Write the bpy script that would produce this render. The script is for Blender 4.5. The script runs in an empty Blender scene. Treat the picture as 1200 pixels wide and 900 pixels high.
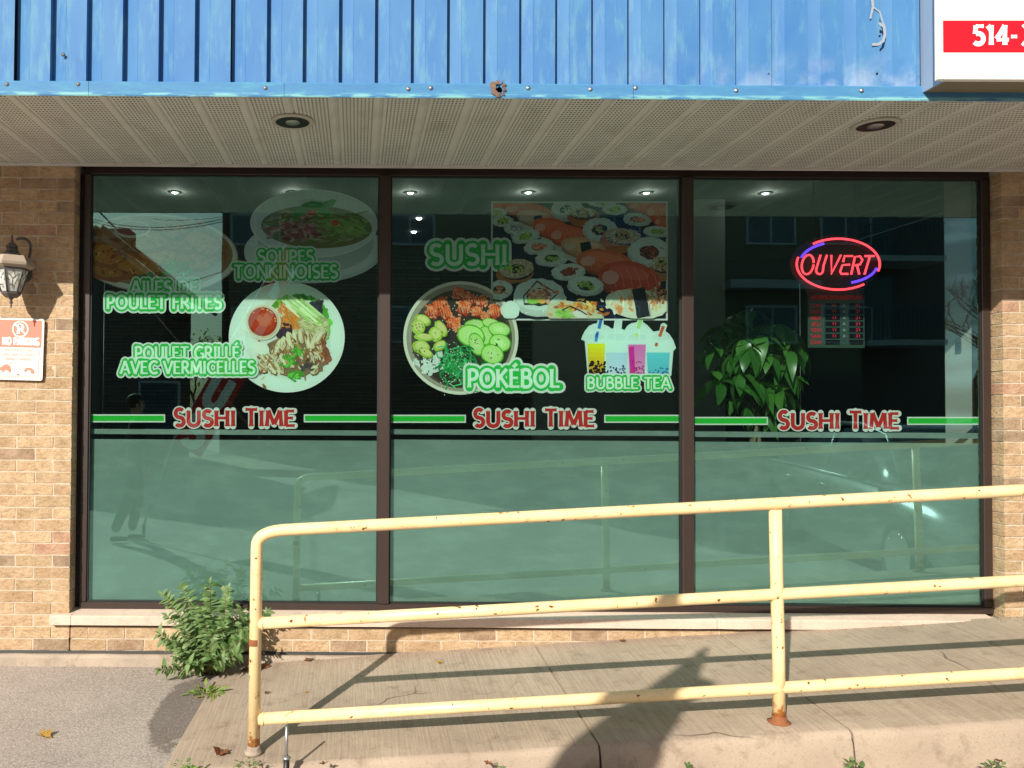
import bpy, bmesh, math, random
from mathutils import Vector, Matrix, noise
random.seed(7)
S = bpy.context.scene
# ------------------------------------------------------------------ camera
CAM = Vector((0.0, -4.634, 1.5)); F = 950.0
PITCH, ROLL = math.radians(1.1), math.radians(0.35)
MC = Matrix.Rotation(math.radians(90) + PITCH, 3, 'X') @ Matrix.Rotation(ROLL, 3, 'Z')
cd = bpy.data.cameras.new('camera'); cam = bpy.data.objects.new('camera', cd)
S.collection.objects.link(cam); S.camera = cam
cd.sensor_width = 36; cd.lens = F/1200*36; cd.shift_x = 182/1200; cd.shift_y = 0.0
cd.clip_end = 600; cd.clip_start = 0.05
cam.matrix_world = Matrix.Translation(CAM) @ MC.to_4x4()
def at(px, py, Y):
    d = MC @ Vector(((px-418)/F, (450-py)/F, -1.0))
    t = (Y-CAM.y)/d.y
    return CAM + d*t
# ------------------------------------------------------------------ world, sun
SUN = Vector((-0.568, -1.0, 0.663)).normalized()
w = bpy.data.worlds.new('World'); S.world = w; w.use_nodes = True
nt = w.node_tree; bg = nt.nodes['Background']
sky = nt.nodes.new('ShaderNodeTexSky'); sky.sky_type = 'NISHITA'; sky.sun_disc = False
sky.sun_elevation = math.asin(SUN.z); sky.sun_rotation = math.atan2(SUN.x, SUN.y)
sky.air_density = 1.0; sky.dust_density = 2.2; sky.ozone_density = 1.0
wc = nt.nodes.new('ShaderNodeTexCoord'); wm = nt.nodes.new('ShaderNodeMapping'); wm.inputs['Scale'].default_value = (1.6, 1.6, 9.0)
wn = nt.nodes.new('ShaderNodeTexNoise'); wn.inputs['Scale'].default_value = 1.3; wn.inputs['Detail'].default_value = 7; wn.inputs['Roughness'].default_value = .62
wr = nt.nodes.new('ShaderNodeValToRGB'); wr.color_ramp.elements[0].position = .46; wr.color_ramp.elements[1].position = .74
wx = nt.nodes.new('ShaderNodeMix'); wx.data_type = 'RGBA'; wx.inputs[7].default_value = (19, 20.5, 22, 1)   # thin streaky cloud
nt.links.new(wc.outputs['Generated'], wm.inputs[0]); nt.links.new(wm.outputs[0], wn.inputs['Vector']); nt.links.new(wn.outputs['Fac'], wr.inputs[0])
nt.links.new(wr.outputs[0], wx.inputs[0]); nt.links.new(sky.outputs[0], wx.inputs[6])
nt.links.new(wx.outputs[2], bg.inputs[0]); bg.inputs[1].default_value = 0.05
sl = bpy.data.lights.new('sun', 'SUN'); so = bpy.data.objects.new('sun', sl); S.collection.objects.link(so)
sl.energy = 4.9; sl.angle = math.radians(0.5); sl.color = (1.0, 0.93, 0.81)
so.rotation_euler = SUN.to_track_quat('Z', 'Y').to_euler()
S.view_settings.view_transform = 'Standard'; S.view_settings.look = 'None'
S.view_settings.exposure = 0.45; S.view_settings.gamma = 1.0
S.cycles.max_bounces = 10; S.cycles.transparent_max_bounces = 24
S.cycles.sample_clamp_indirect = 4.0
# ------------------------------------------------------------------ helpers
COL = S.collection
def tag(o, label=None, cat=None, group=None, kind=None):
    if label: o['label'] = label
    if cat: o['category'] = cat
    if group: o['group'] = group
    if kind: o['kind'] = kind
    return o
def empty(name, loc=(0,0,0), rz=0.0):
    o = bpy.data.objects.new(name, None); COL.objects.link(o)
    o.location = loc; o.rotation_euler = (0,0,rz); o.empty_display_size = .1
    return o
def link(name, me, parent=None):
    o = bpy.data.objects.new(name, me); COL.objects.link(o)
    if parent: o.parent = parent
    return o
def mk(name, bm, mats, parent=None, smooth=False):
    me = bpy.data.meshes.new(name)
    bmesh.ops.recalc_face_normals(bm, faces=bm.faces)
    bm.to_mesh(me); bm.free()
    if not isinstance(mats, (list, tuple)): mats = [mats]
    for m in mats: me.materials.append(m)
    if smooth: me.shade_smooth()
    return link(name, me, parent)
def box(bm, x0,x1,y0,y1,z0,z1, bev=0.0, mi=0):
    vs = [bm.verts.new(p) for p in ((x0,y0,z0),(x1,y0,z0),(x1,y1,z0),(x0,y1,z0),(x0,y0,z1),(x1,y0,z1),(x1,y1,z1),(x0,y1,z1))]
    fs = [bm.faces.new([vs[i] for i in f]) for f in ((0,3,2,1),(4,5,6,7),(0,1,5,4),(1,2,6,5),(2,3,7,6),(3,0,4,7))]
    for f in fs: f.material_index = mi
    if bev:
        es = set(e for f in fs for e in f.edges)
        bmesh.ops.bevel(bm, geom=list(es), offset=bev, segments=1, affect='EDGES')
    return vs
def obox(name, x0,x1,y0,y1,z0,z1, mat, parent=None, bev=0.0):
    bm = bmesh.new(); box(bm, x0,x1,y0,y1,z0,z1, bev); return mk(name, bm, mat, parent)
def tube(bm, pts, r, seg=14, cap=True, closed=False):
    pts = [Vector(p) for p in pts]; n = len(pts)
    rr = r if isinstance(r, (list,tuple)) else [r]*n
    rings = []; prev = None
    for i, p in enumerate(pts):
        if closed: t = (pts[(i+1)%n]-pts[i-1])
        else: t = (pts[min(i+1,n-1)]-pts[max(i-1,0)])
        t.normalize()
        if prev is None:
            a = Vector((0,0,1)) if abs(t.z) < .9 else Vector((0,1,0))
            u = t.cross(a).normalized()
        else:
            u = (prev - t*prev.dot(t)).normalized()
        prev = u; v = t.cross(u)
        rings.append([bm.verts.new(p + (u*math.cos(k/seg*2*math.pi)+v*math.sin(k/seg*2*math.pi))*rr[i]) for k in range(seg)])
    m = n if closed else n-1
    for i in range(m):
        a, b = rings[i], rings[(i+1)%n]
        for k in range(seg):
            f = bm.faces.new((a[k], a[(k+1)%seg], b[(k+1)%seg], b[k])); f.smooth = True
    if cap and not closed:
        bm.faces.new(rings[0]); bm.faces.new(list(reversed(rings[-1])))
def lathe(bm, prof, c=(0,0,0), seg=20, axis='Z'):
    c = Vector(c); rings = []
    for r, h in prof:
        ring = []
        for k in range(seg):
            a = 2*math.pi*k/seg
            p = Vector((r*math.cos(a), r*math.sin(a), h)) if axis == 'Z' else Vector((r*math.cos(a), h, r*math.sin(a)))
            ring.append(bm.verts.new(c+p))
        rings.append(ring)
    for i in range(len(rings)-1):
        for k in range(seg):
            f = bm.faces.new((rings[i][k], rings[i][(k+1)%seg], rings[i+1][(k+1)%seg], rings[i+1][k])); f.smooth = True
    if prof[0][0] > 1e-5: bm.faces.new(list(reversed(rings[0])))
    if prof[-1][0] > 1e-5: bm.faces.new(rings[-1])
# ------------------------------------------------------------------ materials
class NM:
    """tiny node-material builder"""
    def __init__(s, name):
        s.m = bpy.data.materials.new(name); s.m.use_nodes = True
        s.t = s.m.node_tree; s.b = s.t.nodes['Principled BSDF']; s.out = s.t.nodes['Material Output']
    def n(s, typ, **kw):
        nd = s.t.nodes.new(typ)
        for k, v in kw.items():
            if k.startswith('i_'):
                nd.inputs[k[2:].replace('_',' ')].default_value = v
            else: setattr(nd, k, v)
        return nd
    def l(s, a, b): s.t.links.new(a, b)
    def co(s, which='Object'): return s.n('ShaderNodeTexCoord').outputs[which]
    def noise(s, vec, scale, detail=4, rough=.55):
        nd = s.n('ShaderNodeTexNoise'); s.l(vec, nd.inputs['Vector'])
        nd.inputs['Scale'].default_value = scale; nd.inputs['Detail'].default_value = detail; nd.inputs['Roughness'].default_value = rough
        return nd.outputs['Fac']
    def ramp(s, fac, stops, interp='LINEAR'):
        nd = s.n('ShaderNodeValToRGB'); cr = nd.color_ramp; cr.interpolation = interp
        while len(cr.elements) < len(stops): cr.elements.new(.5)
        for e, (p, c) in zip(cr.elements, stops):
            e.position = p; e.color = (*c, 1) if len(c) == 3 else c
        s.l(fac, nd.inputs[0]); return nd.outputs[0]
    def mix(s, fac, a, b, mode='MIX'):
        nd = s.n('ShaderNodeMix', data_type='RGBA', blend_type=mode)
        for v, i in ((fac,0),(a,6),(b,7)):
            if isinstance(v, (int,float)): nd.inputs[i].default_value = v
            elif isinstance(v, tuple): nd.inputs[i].default_value = (*v,1)
            else: s.l(v, nd.inputs[i])
        return nd.outputs[2]
    def math(s, op, a, b=0.0, c=None):
        nd = s.n('ShaderNodeMath', operation=op)
        for v, i in ((a,0),(b,1),(c,2)):
            if v is None: continue
            if isinstance(v, (int,float)): nd.inputs[i].default_value = v
            else: s.l(v, nd.inputs[i])
        return nd.outputs[0]
    def scale(s, vec, sc):
        nd = s.n('ShaderNodeVectorMath', operation='MULTIPLY'); s.l(vec, nd.inputs[0]); nd.inputs[1].default_value = sc
        return nd.outputs[0]
    def bump(s, h, strength=.3, dist=.01):
        nd = s.n('ShaderNodeBump'); s.l(h, nd.inputs['Height'])
        nd.inputs['Strength'].default_value = strength; nd.inputs['Distance'].default_value = dist
        s.l(nd.outputs[0], s.b.inputs['Normal']); return nd
    def set(s, col=None, rough=.6, metal=0.0, spec=None, coat=None):
        if col is not None:
            if isinstance(col, tuple): s.b.inputs['Base Color'].default_value = (*col,1)
            else: s.l(col, s.b.inputs['Base Color'])
        if isinstance(rough, (int,float)): s.b.inputs['Roughness'].default_value = rough
        else: s.l(rough, s.b.inputs['Roughness'])
        s.b.inputs['Metallic'].default_value = metal
        if spec is not None: s.b.inputs['Specular IOR Level'].default_value = spec
        if coat is not None: s.b.inputs['Coat Weight'].default_value = coat
        return s.m
def simple(name, col, rough=.6, metal=0.0, nz=.25, sc=30, bumpd=.001, spec=None):
    k = NM(name); v = k.co()
    f = k.noise(v, sc)
    c = k.mix(k.math('MULTIPLY', f, nz), col, tuple(x*.45 for x in col))
    k.bump(f, .3, bumpd)
    return k.set(c, rough, metal, spec)
def emis(name, col, st):
    k = NM(name); k.set((.02,.02,.02), .5)
    k.b.inputs['Emission Color'].default_value = (*col,1); k.b.inputs['Emission Strength'].default_value = st
    return k.m

# brick
def brick_mat():
    k = NM('brick'); v = k.co()
    rnd = k.n('ShaderNodeObjectInfo').outputs['Random']
    geo = k.n('ShaderNodeNewGeometry').outputs['Position']
    base = k.ramp(rnd, [(0,(.45,.305,.18)),(.16,(.40,.265,.15)),(.32,(.51,.355,.21)),(.5,(.41,.29,.165)),(.63,(.29,.195,.125)),(.72,(.48,.325,.19)),(.87,(.42,.235,.155)),(.91,(.24,.17,.115)),(.95,(.45,.315,.19))], 'CONSTANT')
    n1 = k.noise(geo, 9, 5, .65); n2 = k.noise(geo, 70, 4, .7); n3 = k.noise(k.scale(geo,(1,1,2.5)), 26, 3, .6)
    c = k.mix(k.ramp(n3, [(.40,(0,0,0)),(.64,(1,1,1))]), base, k.mix(.6, base, (.24,.16,.10)))
    c = k.mix(k.ramp(n2, [(.55,(0,0,0)),(.66,(1,1,1))]), c, k.mix(.6, c, (.14,.09,.055)))
    c = k.mix(k.ramp(n1, [(.35,(1,1,1)),(.6,(0,0,0))]), c, k.mix(.3, c, (.70,.53,.36)))
    h = k.math('ADD', n2, k.math('MULTIPLY', n3, .8))
    k.bump(h, .9, .006)
    return k.set(c, .88, 0, .25)
M_brick = brick_mat()
def brickstuff_mat():
    k = NM('brick_far'); geo = k.n('ShaderNodeNewGeometry').outputs['Position']
    n1 = k.noise(k.scale(geo,(4.6,1,14.8)), 1.0, 0, .5); n2 = k.noise(geo, 60, 4, .7)
    c = k.ramp(n1, [(.3,(.42,.27,.15)),(.45,(.62,.44,.26)),(.6,(.56,.36,.19)),(.7,(.66,.46,.27))])
    c = k.mix(k.ramp(n2, [(.5,(0,0,0)),(.7,(1,1,1))]), c, k.mix(.5, c, (.2,.13,.08)))
    k.bump(n2, .6, .004)
    return k.set(c, .88, 0, .25)
M_brickf = brickstuff_mat()
def mortar_mat():
    k = NM('mortar'); geo = k.n('ShaderNodeNewGeometry').outputs['Position']
    n = k.noise(geo, 45, 5, .7)
    k.bump(n, .6, .004)
    return k.set(k.ramp(n, [(.3,(.44,.365,.275)),(.7,(.60,.51,.40))]), .95, 0, .1)
M_mortar = mortar_mat()
def concrete_mat(name, a, b, brushed=False, dirt=.5):
    k = NM(name); geo = k.n('ShaderNodeNewGeometry').outputs['Position']
    n1 = k.noise(geo, 1.6, 6, .62); n2 = k.noise(geo, 150, 3, .7); n3 = k.noise(geo, 11, 5, .65)
    c = k.ramp(n1, [(.32,a),(.68,b)])
    c = k.mix(k.ramp(n2, [(.56,(0,0,0)),(.72,(1,1,1))]), c, k.mix(.5, c, (.10,.08,.06)))
    c = k.mix(k.ramp(n3, [(.54,(0,0,0)),(.72,(1,1,1))]), c, k.mix(dirt, c, (.16,.12,.08)))
    vo = k.n('ShaderNodeTexVoronoi'); k.l(geo, vo.inputs['Vector']); vo.inputs['Scale'].default_value = 34
    c = k.mix(k.ramp(vo.outputs['Distance'], [(.03,(1,1,1)),(.09,(0,0,0))]), c, k.mix(.5, c, (.08,.06,.05)))
    h = k.math('ADD', n2, k.math('MULTIPLY', n3, 1.2))
    if brushed:
        st = k.noise(k.scale(geo, (90,3.0,3.0)), 1.0, 3, .6); nsp = k.n('ShaderNodeSeparateXYZ'); k.l(k.n('ShaderNodeNewGeometry').outputs['Normal'], nsp.inputs[0]); st = k.math('MULTIPLY', st, k.ramp(nsp.outputs[2], [(.8,(0,0,0)),(.97,(1,1,1))]))
        h = k.math('ADD', h, k.math('MULTIPLY', st, 2.2))
        c = k.mix(k.ramp(st, [(.4,(0,0,0)),(.65,(1,1,1))]), c, k.mix(.22, c, (.14,.11,.09)))
    # hairline cracks
    wv = k.n('ShaderNodeTexVoronoi', feature='DISTANCE_TO_EDGE')
    dn = k.n('ShaderNodeVectorMath', operation='ADD'); k.l(geo, dn.inputs[0])
    nn = k.n('ShaderNodeTexNoise'); k.l(geo, nn.inputs['Vector']); nn.inputs['Scale'].default_value = 4
    sc = k.n('ShaderNodeVectorMath', operation='SCALE'); k.l(nn.outputs['Color'], sc.inputs[0]); sc.inputs['Scale'].default_value = .16
    k.l(sc.outputs[0], dn.inputs[1]); k.l(dn.outputs[0], wv.inputs['Vector']); wv.inputs['Scale'].default_value = .55
    cr = k.ramp(wv.outputs['Distance'], [(.0008,(1,1,1)),(.0028,(0,0,0))])
    gate = k.ramp(k.noise(geo, .9, 2), [(.60,(0,0,0)),(.66,(1,1,1))])
    c = k.mix(k.math('MULTIPLY', cr, gate), c, (.07,.055,.045))
    k.bump(h, .55, .003)
    return k.set(c, .92, 0, .2)
M_ramp = concrete_mat('ramp_concrete', (.325,.255,.195), (.44,.35,.27), True, .5)
M_kerb = concrete_mat('kerb_concrete', (.30,.225,.165), (.42,.32,.24), False, .6)
M_sill = concrete_mat('sill_concrete', (.56,.42,.34), (.66,.52,.43), False, .25)
M_foot = concrete_mat('footing_concrete', (.30,.25,.2), (.45,.37,.29), False, .6)
def asphalt_mat():
    k = NM('asphalt'); geo = k.n('ShaderNodeNewGeometry').outputs['Position']
    n1 = k.noise(geo, 1.3, 6, .6); n2 = k.noise(geo, 120, 3, .75)
    vo = k.n('ShaderNodeTexVoronoi'); k.l(geo, vo.inputs['Vector']); vo.inputs['Scale'].default_value = 120
    c = k.ramp(n1, [(.3,(.30,.255,.225)),(.7,(.44,.38,.34))])
    c = k.mix(k.ramp(vo.outputs['Color'], [(.25,(0,0,0)),(.9,(1,1,1))]), k.mix(.22,c,(.10,.09,.08)), k.mix(.25,c,(.62,.56,.52)))
    c = k.mix(k.ramp(n2, [(.55,(0,0,0)),(.68,(1,1,1))]), c, k.mix(.35, c, (.05,.04,.04)))
    # dark damp stain beside the ramp, ragged edge
    off = k.n('ShaderNodeVectorMath', operation='SUBTRACT'); k.l(geo, off.inputs[0]); off.inputs[1].default_value = (-.86,-.60,0)
    sk = k.n('ShaderNodeMapping'); k.l(off.outputs[0], sk.inputs[0]); sk.inputs['Rotation'].default_value = (0,0,math.radians(4)); sk.inputs['Scale'].default_value = (6.8,2.0,0)
    ln = k.n('ShaderNodeVectorMath', operation='LENGTH'); k.l(sk.outputs[0], ln.inputs[0])
    d = k.math('ADD', ln.outputs['Value'], k.math('MULTIPLY', k.noise(geo, 11, 8, .75), .85))
    c = k.mix(k.ramp(d, [(1.16,(1,1,1)),(1.26,(0,0,0))]) if False else k.ramp(k.math('MULTIPLY', d, .5), [(.60,(1,1,1)),(.64,(0,0,0))]), c, k.mix(.6, c, (.06,.05,.045)))
    h = k.math('ADD', k.math('MULTIPLY', vo.outputs['Distance'], -1.4), n2)
    k.bump(h, .4, .0022)
    return k.set(c, .93, 0, .2)
M_asph = asphalt_mat()
def soffit_mat():
    k = NM('soffit_vinyl'); v = k.co(); sp = k.n('ShaderNodeSeparateXYZ'); k.l(v, sp.inputs[0])
    # perforations: x rows .0148, y pitch .0155
    def cell(a, per, off=0.0):
        f = k.math('FRACT', k.math('ADD', k.math('DIVIDE', a, per), off+100))
        return k.math('MULTIPLY', k.math('SUBTRACT', f, .5), per)
    cx = cell(sp.outputs[0], .0172, .5); cy = k.math('MULTIPLY', cell(sp.outputs[1], .026), .62)
    d = k.math('SQRT', k.math('ADD', k.math('MULTIPLY', cx, cx), k.math('MULTIPLY', cy, cy)))
    hole = k.math('LESS_THAN', d, .0041)
    ins = k.math('LESS_THAN', k.math('ABSOLUTE', sp.outputs[0]), .0775)
    hole = k.math('MULTIPLY', hole, ins)
    geo = k.n('ShaderNodeNewGeometry').outputs['Position']
    n1 = k.noise(geo, 3.5, 5, .6); n2 = k.noise(k.scale(geo, (9,4,1)), 1, 4, .6)
    c = k.ramp(n1, [(.3,(.56,.56,.53)),(.7,(.65,.65,.615))])
    c = k.mix(k.ramp(n2, [(.55,(0,0,0)),(.9,(1,1,1))]), c, (.40,.38,.33))
    c = k.mix(hole, c, (.035,.032,.027))
    bn = k.bump(hole, .8, .002); bn.invert = True
    return k.set(c, .6, 0, .3)
M_soffit = soffit_mat()
def blue_mat():
    k = NM('blue_painted_metal'); geo = k.n('ShaderNodeNewGeometry').outputs['Position']
    n1 = k.noise(k.scale(geo,(1.3,1,.7)), 3, 5, .6); n2 = k.noise(k.scale(geo,(16,1,3)), 1.5, 5, .65); n3 = k.noise(k.scale(geo,(7,1,2)), 2.3, 6, .7)
    c = k.ramp(n1, [(.3,(.045,.155,.385)),(.7,(.07,.205,.41))])
    c = k.mix(k.ramp(n2, [(.52,(0,0,0)),(.75,(1,1,1))]), c, (.11,.27,.40))
    c = k.mix(k.math('MULTIPLY', k.ramp(n3, [(.58,(0,0,0)),(.66,(1,1,1))]), .40), c, (.07,.20,.35))
    # chalky bleached patches low on the right
    sp = k.n('ShaderNodeSeparateXYZ'); k.l(geo, sp.inputs[0])
    lo = k.ramp(sp.outputs[2], [(0,(0,0,0)),(1,(1,1,1))])
    mz = k.n('ShaderNodeMapRange'); k.l(sp.outputs[2], mz.inputs[0]); mz.inputs[1].default_value = 3.08; mz.inputs[2].default_value = 2.93
    mx = k.n('ShaderNodeMapRange'); k.l(sp.outputs[0], mx.inputs[0]); mx.inputs[1].default_value = .9; mx.inputs[2].default_value = 2.2
    f = k.math('MULTIPLY', k.math('MULTIPLY', k.math('MULTIPLY', mz.outputs[0], .3), mx.outputs[0]), k.ramp(k.noise(geo, 9, 4), [(.42,(0,0,0)),(.62,(1,1,1))]))
    c = k.mix(f, c, (.55,.58,.66))
    k.bump(n1, .25, .01)
    k.t.nodes.remove(lo.node)
    return k.set(c, .6, 0, .2)
M_blue = blue_mat()
def lip_mat():
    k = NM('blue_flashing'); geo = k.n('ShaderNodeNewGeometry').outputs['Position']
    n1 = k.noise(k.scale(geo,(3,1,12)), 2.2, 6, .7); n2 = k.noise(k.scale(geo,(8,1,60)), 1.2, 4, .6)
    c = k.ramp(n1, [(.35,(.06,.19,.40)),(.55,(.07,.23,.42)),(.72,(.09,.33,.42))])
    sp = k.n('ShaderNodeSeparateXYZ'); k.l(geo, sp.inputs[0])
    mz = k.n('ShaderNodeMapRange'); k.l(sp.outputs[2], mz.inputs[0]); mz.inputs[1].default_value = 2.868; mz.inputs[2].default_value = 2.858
    c = k.mix(k.math('MULTIPLY', mz.outputs[0], k.ramp(n2, [(.45,(0,0,0)),(.55,(1,1,1))])), c, (.20,.46,.50))  # broken teal highlight along the lower edge, painted into the colour
    return k.set(c, .6, 0, .2)
M_lip = lip_mat()
def yellow_mat():
    k = NM('cream_yellow_paint'); geo = k.n('ShaderNodeNewGeometry').outputs['Position']
    n1 = k.noise(geo, 6, 5, .6); n2 = k.noise(geo, 30, 3, .55); n3 = k.noise(geo, 1.7, 2, .5); n4 = k.noise(geo, 90, 3, .6)
    c = k.ramp(n1, [(.3,(.80,.575,.285)),(.7,(.86,.67,.38))])
    st_ = k.noise(k.scale(geo,(3,3,9)), 4, 5, .7); c = k.mix(k.ramp(st_, [(.55,(0,0,0)),(.8,(1,1,1))]), c, (.62,.44,.22))
    halo = k.ramp(n2, [(.625,(0,0,0)),(.675,(1,1,1))]); spot = k.ramp(n2, [(.668,(0,0,0)),(.682,(1,1,1))])
    c = k.mix(k.math('MULTIPLY', halo, .6), c, (.55,.27,.07))
    c = k.mix(spot, c, k.mix(n4, (.06,.02,.01), (.26,.08,.02)))
    # rust creeping up from the foot of the posts
    sp = k.n('ShaderNodeSeparateXYZ'); k.l(geo, sp.inputs[0])
    foot = k.math('SUBTRACT', sp.outputs[2], k.math('ADD', k.math('MULTIPLY', sp.outputs[0], .0645), .004))
    mf = k.n('ShaderNodeMapRange'); k.l(foot, mf.inputs[0]); mf.inputs[1].default_value = .15; mf.inputs[2].default_value = 0.0
    g = k.ramp(k.math('MULTIPLY', k.math('ADD', k.math('MULTIPLY', mf.outputs[0], .55), n2), .8), [(.60,(0,0,0)),(.68,(1,1,1))])
    c = k.mix(g, c, k.mix(n4, (.30,.09,.02), (.62,.26,.07)))
    h = k.math('ADD', n1, k.math('MULTIPLY', spot, -.6))
    k.bump(h, .3, .004)
    return k.set(c, .38, 0, .5)
M_yellow = yellow_mat()
M_torn = simple('old_torn_metal', (.20,.13,.10), .9, 0, .6, 60, .003)
M_rust = simple('rust', (.30,.11,.04), .9, 0, .7, 60, .003)
M_brown = simple('bronze_frame_paint', (.036,.022,.018), .45, 0, .3, 14, .0008)
M_gasket = simple('black_gasket', (.012,.012,.012), .6)
M_white = simple('white_sign_face', (.86,.84,.80), .45, 0, .06, 8, .0003)
M_red = simple('red_sign_print', (.80,.035,.05), .45, 0, .08, 8, .0003)
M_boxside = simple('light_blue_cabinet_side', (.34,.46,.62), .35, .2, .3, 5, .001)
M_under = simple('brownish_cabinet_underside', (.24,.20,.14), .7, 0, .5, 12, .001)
M_black = simple('black_metal', (.02,.02,.022), .45, .3, .3, 30, .0006)
M_grey = simple('galvanised_metal', (.42,.42,.42), .38, .8, .4, 50, .0005)
M_lamp = simple('weathered_lantern_metal', (.13,.12,.115), .5, .4, .6, 40, .001)
M_lamptop = simple('sunbleached_lantern_roof', (.42,.34,.27), .7, .1, .4, 30, .001)
M_lampglass = simple('milky_lantern_glass', (.50,.52,.50), .25, 0, .3, 60, .001)
M_lead = simple('white_leaf_glass', (.85,.83,.76), .3, 0, .1, 60, .0005)
# glass: tinted thin pane, transparent + mirror reflection
def glass_mat(name, tint, refl):
    k = NM(name); k.t.nodes.remove(k.b)
    tr = k.n('ShaderNodeBsdfTransparent'); tr.inputs[0].default_value = (*tint,1)
    gl = k.n('ShaderNodeBsdfGlossy'); gl.inputs['Roughness'].default_value = 0.010; gl.inputs[0].default_value = (.48,.96,.90,1)
    geo = k.n('ShaderNodeNewGeometry').outputs['Position']
    nz = k.noise(geo, 1.1, 2, .4)
    bp = k.n('ShaderNodeBump'); bp.inputs['Strength'].default_value = .05; bp.inputs['Distance'].default_value = .02
    k.l(nz, bp.inputs['Height']); k.l(bp.outputs[0], gl.inputs['Normal'])
    fr = k.n('ShaderNodeFresnel'); fr.inputs[0].default_value = 1.5
    fac = k.math('ADD', k.math('MULTIPLY', fr.outputs[0], 1.0), refl)
    mx = k.n('ShaderNodeMixShader'); k.l(fac, mx.inputs[0]); k.l(tr.outputs[0], mx.inputs[1]); k.l(gl.outputs[0], mx.inputs[2])
    k.l(mx.outputs[0], k.out.inputs[0]); return k.m
M_glass = glass_mat('green_tinted_glass', (.82,.98,.93), .155)
def film_mat():
    k = NM('frosted_film'); k.t.nodes.remove(k.b)
    geo = k.n('ShaderNodeNewGeometry').outputs['Position']
    n = k.noise(geo, 1.2, 3, .5)
    c = k.ramp(n, [(.3,(.31,.41,.38)),(.7,(.37,.48,.44))])
    n2 = k.noise(k.scale(geo,(1,1,2.5)), 5, 5, .7); c = k.mix(k.ramp(n2, [(.45,(0,0,0)),(.75,(1,1,1))]), c, k.mix(.35, c, (.62,.78,.72)))
    n3 = k.noise(geo, 220, 2, .5); c = k.mix(k.ramp(n3, [(.68,(0,0,0)),(.72,(1,1,1))]), c, (.7,.75,.72))
    d = k.n('ShaderNodeBsdfDiffuse'); k.l(c, d.inputs[0])
    t = k.n('ShaderNodeBsdfTranslucent'); t.inputs[0].default_value = (.5,.5,.5,1)
    a = k.n('ShaderNodeMixShader'); a.inputs[0].default_value = .3; k.l(d.outputs[0], a.inputs[1]); k.l(t.outputs[0], a.inputs[2])
    tr = k.n('ShaderNodeBsdfTransparent'); tr.inputs[0].default_value = (1,1,1,1)
    b = k.n('ShaderNodeMixShader'); b.inputs[0].default_value = .08; k.l(a.outputs[0], b.inputs[1]); k.l(tr.outputs[0], b.inputs[2])
    k.l(b.outputs[0], k.out.inputs[0]); return k.m
M_film = film_mat()
def print_mat():
    k = NM('printed_vinyl'); a = k.n('ShaderNodeVertexColor'); a.layer_name = 'Col'
    geo = k.n('ShaderNodeNewGeometry').outputs['Position']
    n = k.noise(geo, 160, 3, .7)
    c = k.mix(k.math('MULTIPLY', k.ramp(n, [(.45,(0,0,0)),(.75,(1,1,1))]), .15), a.outputs[0], k.mix(.5, a.outputs[0], (.25,.18,.12), 'MULTIPLY'))
    return k.set(c, .7, 0, .1)
M_print = print_mat()
def flat_mat():
    k = NM('plain_vinyl'); a = k.n('ShaderNodeVertexColor'); a.layer_name = 'Col'
    return k.set(a.outputs[0], .6, 0, .1)
M_flat = flat_mat()
# ------------------------------------------------------------------ flat print drawing (polygons in photo-plane units, each a hair above the last)
def arc(cx, cy, rx, ry, a0, a1, n=10):
    return [(cx+rx*math.cos(math.radians(a0+(a1-a0)*i/n)), cy+ry*math.sin(math.radians(a0+(a1-a0)*i/n))) for i in range(n+1)]
def clip(poly, x0, y0, x1, y1):
    def cut(pts, ins, inter):
        out = []
        for i, p in enumerate(pts):
            q = pts[i-1]
            if ins(p):
                if not ins(q): out.append(inter(q, p))
                out.append(p)
            elif ins(q): out.append(inter(q, p))
        return out
    def ix(X): return lambda a, b: (X, a[1]+(b[1]-a[1])*(X-a[0])/(b[0]-a[0]))
    def iy(Y): return lambda a, b: (a[0]+(b[0]-a[0])*(Y-a[1])/(b[1]-a[1]), Y)
    for ins, inter in ((lambda p: p[0] >= x0, ix(x0)), (lambda p: p[0] <= x1, ix(x1)), (lambda p: p[1] >= y0, iy(y0)), (lambda p: p[1] <= y1, iy(y1))):
        if len(poly) < 3: return []
        poly = cut(poly, ins, inter)
    return poly
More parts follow.
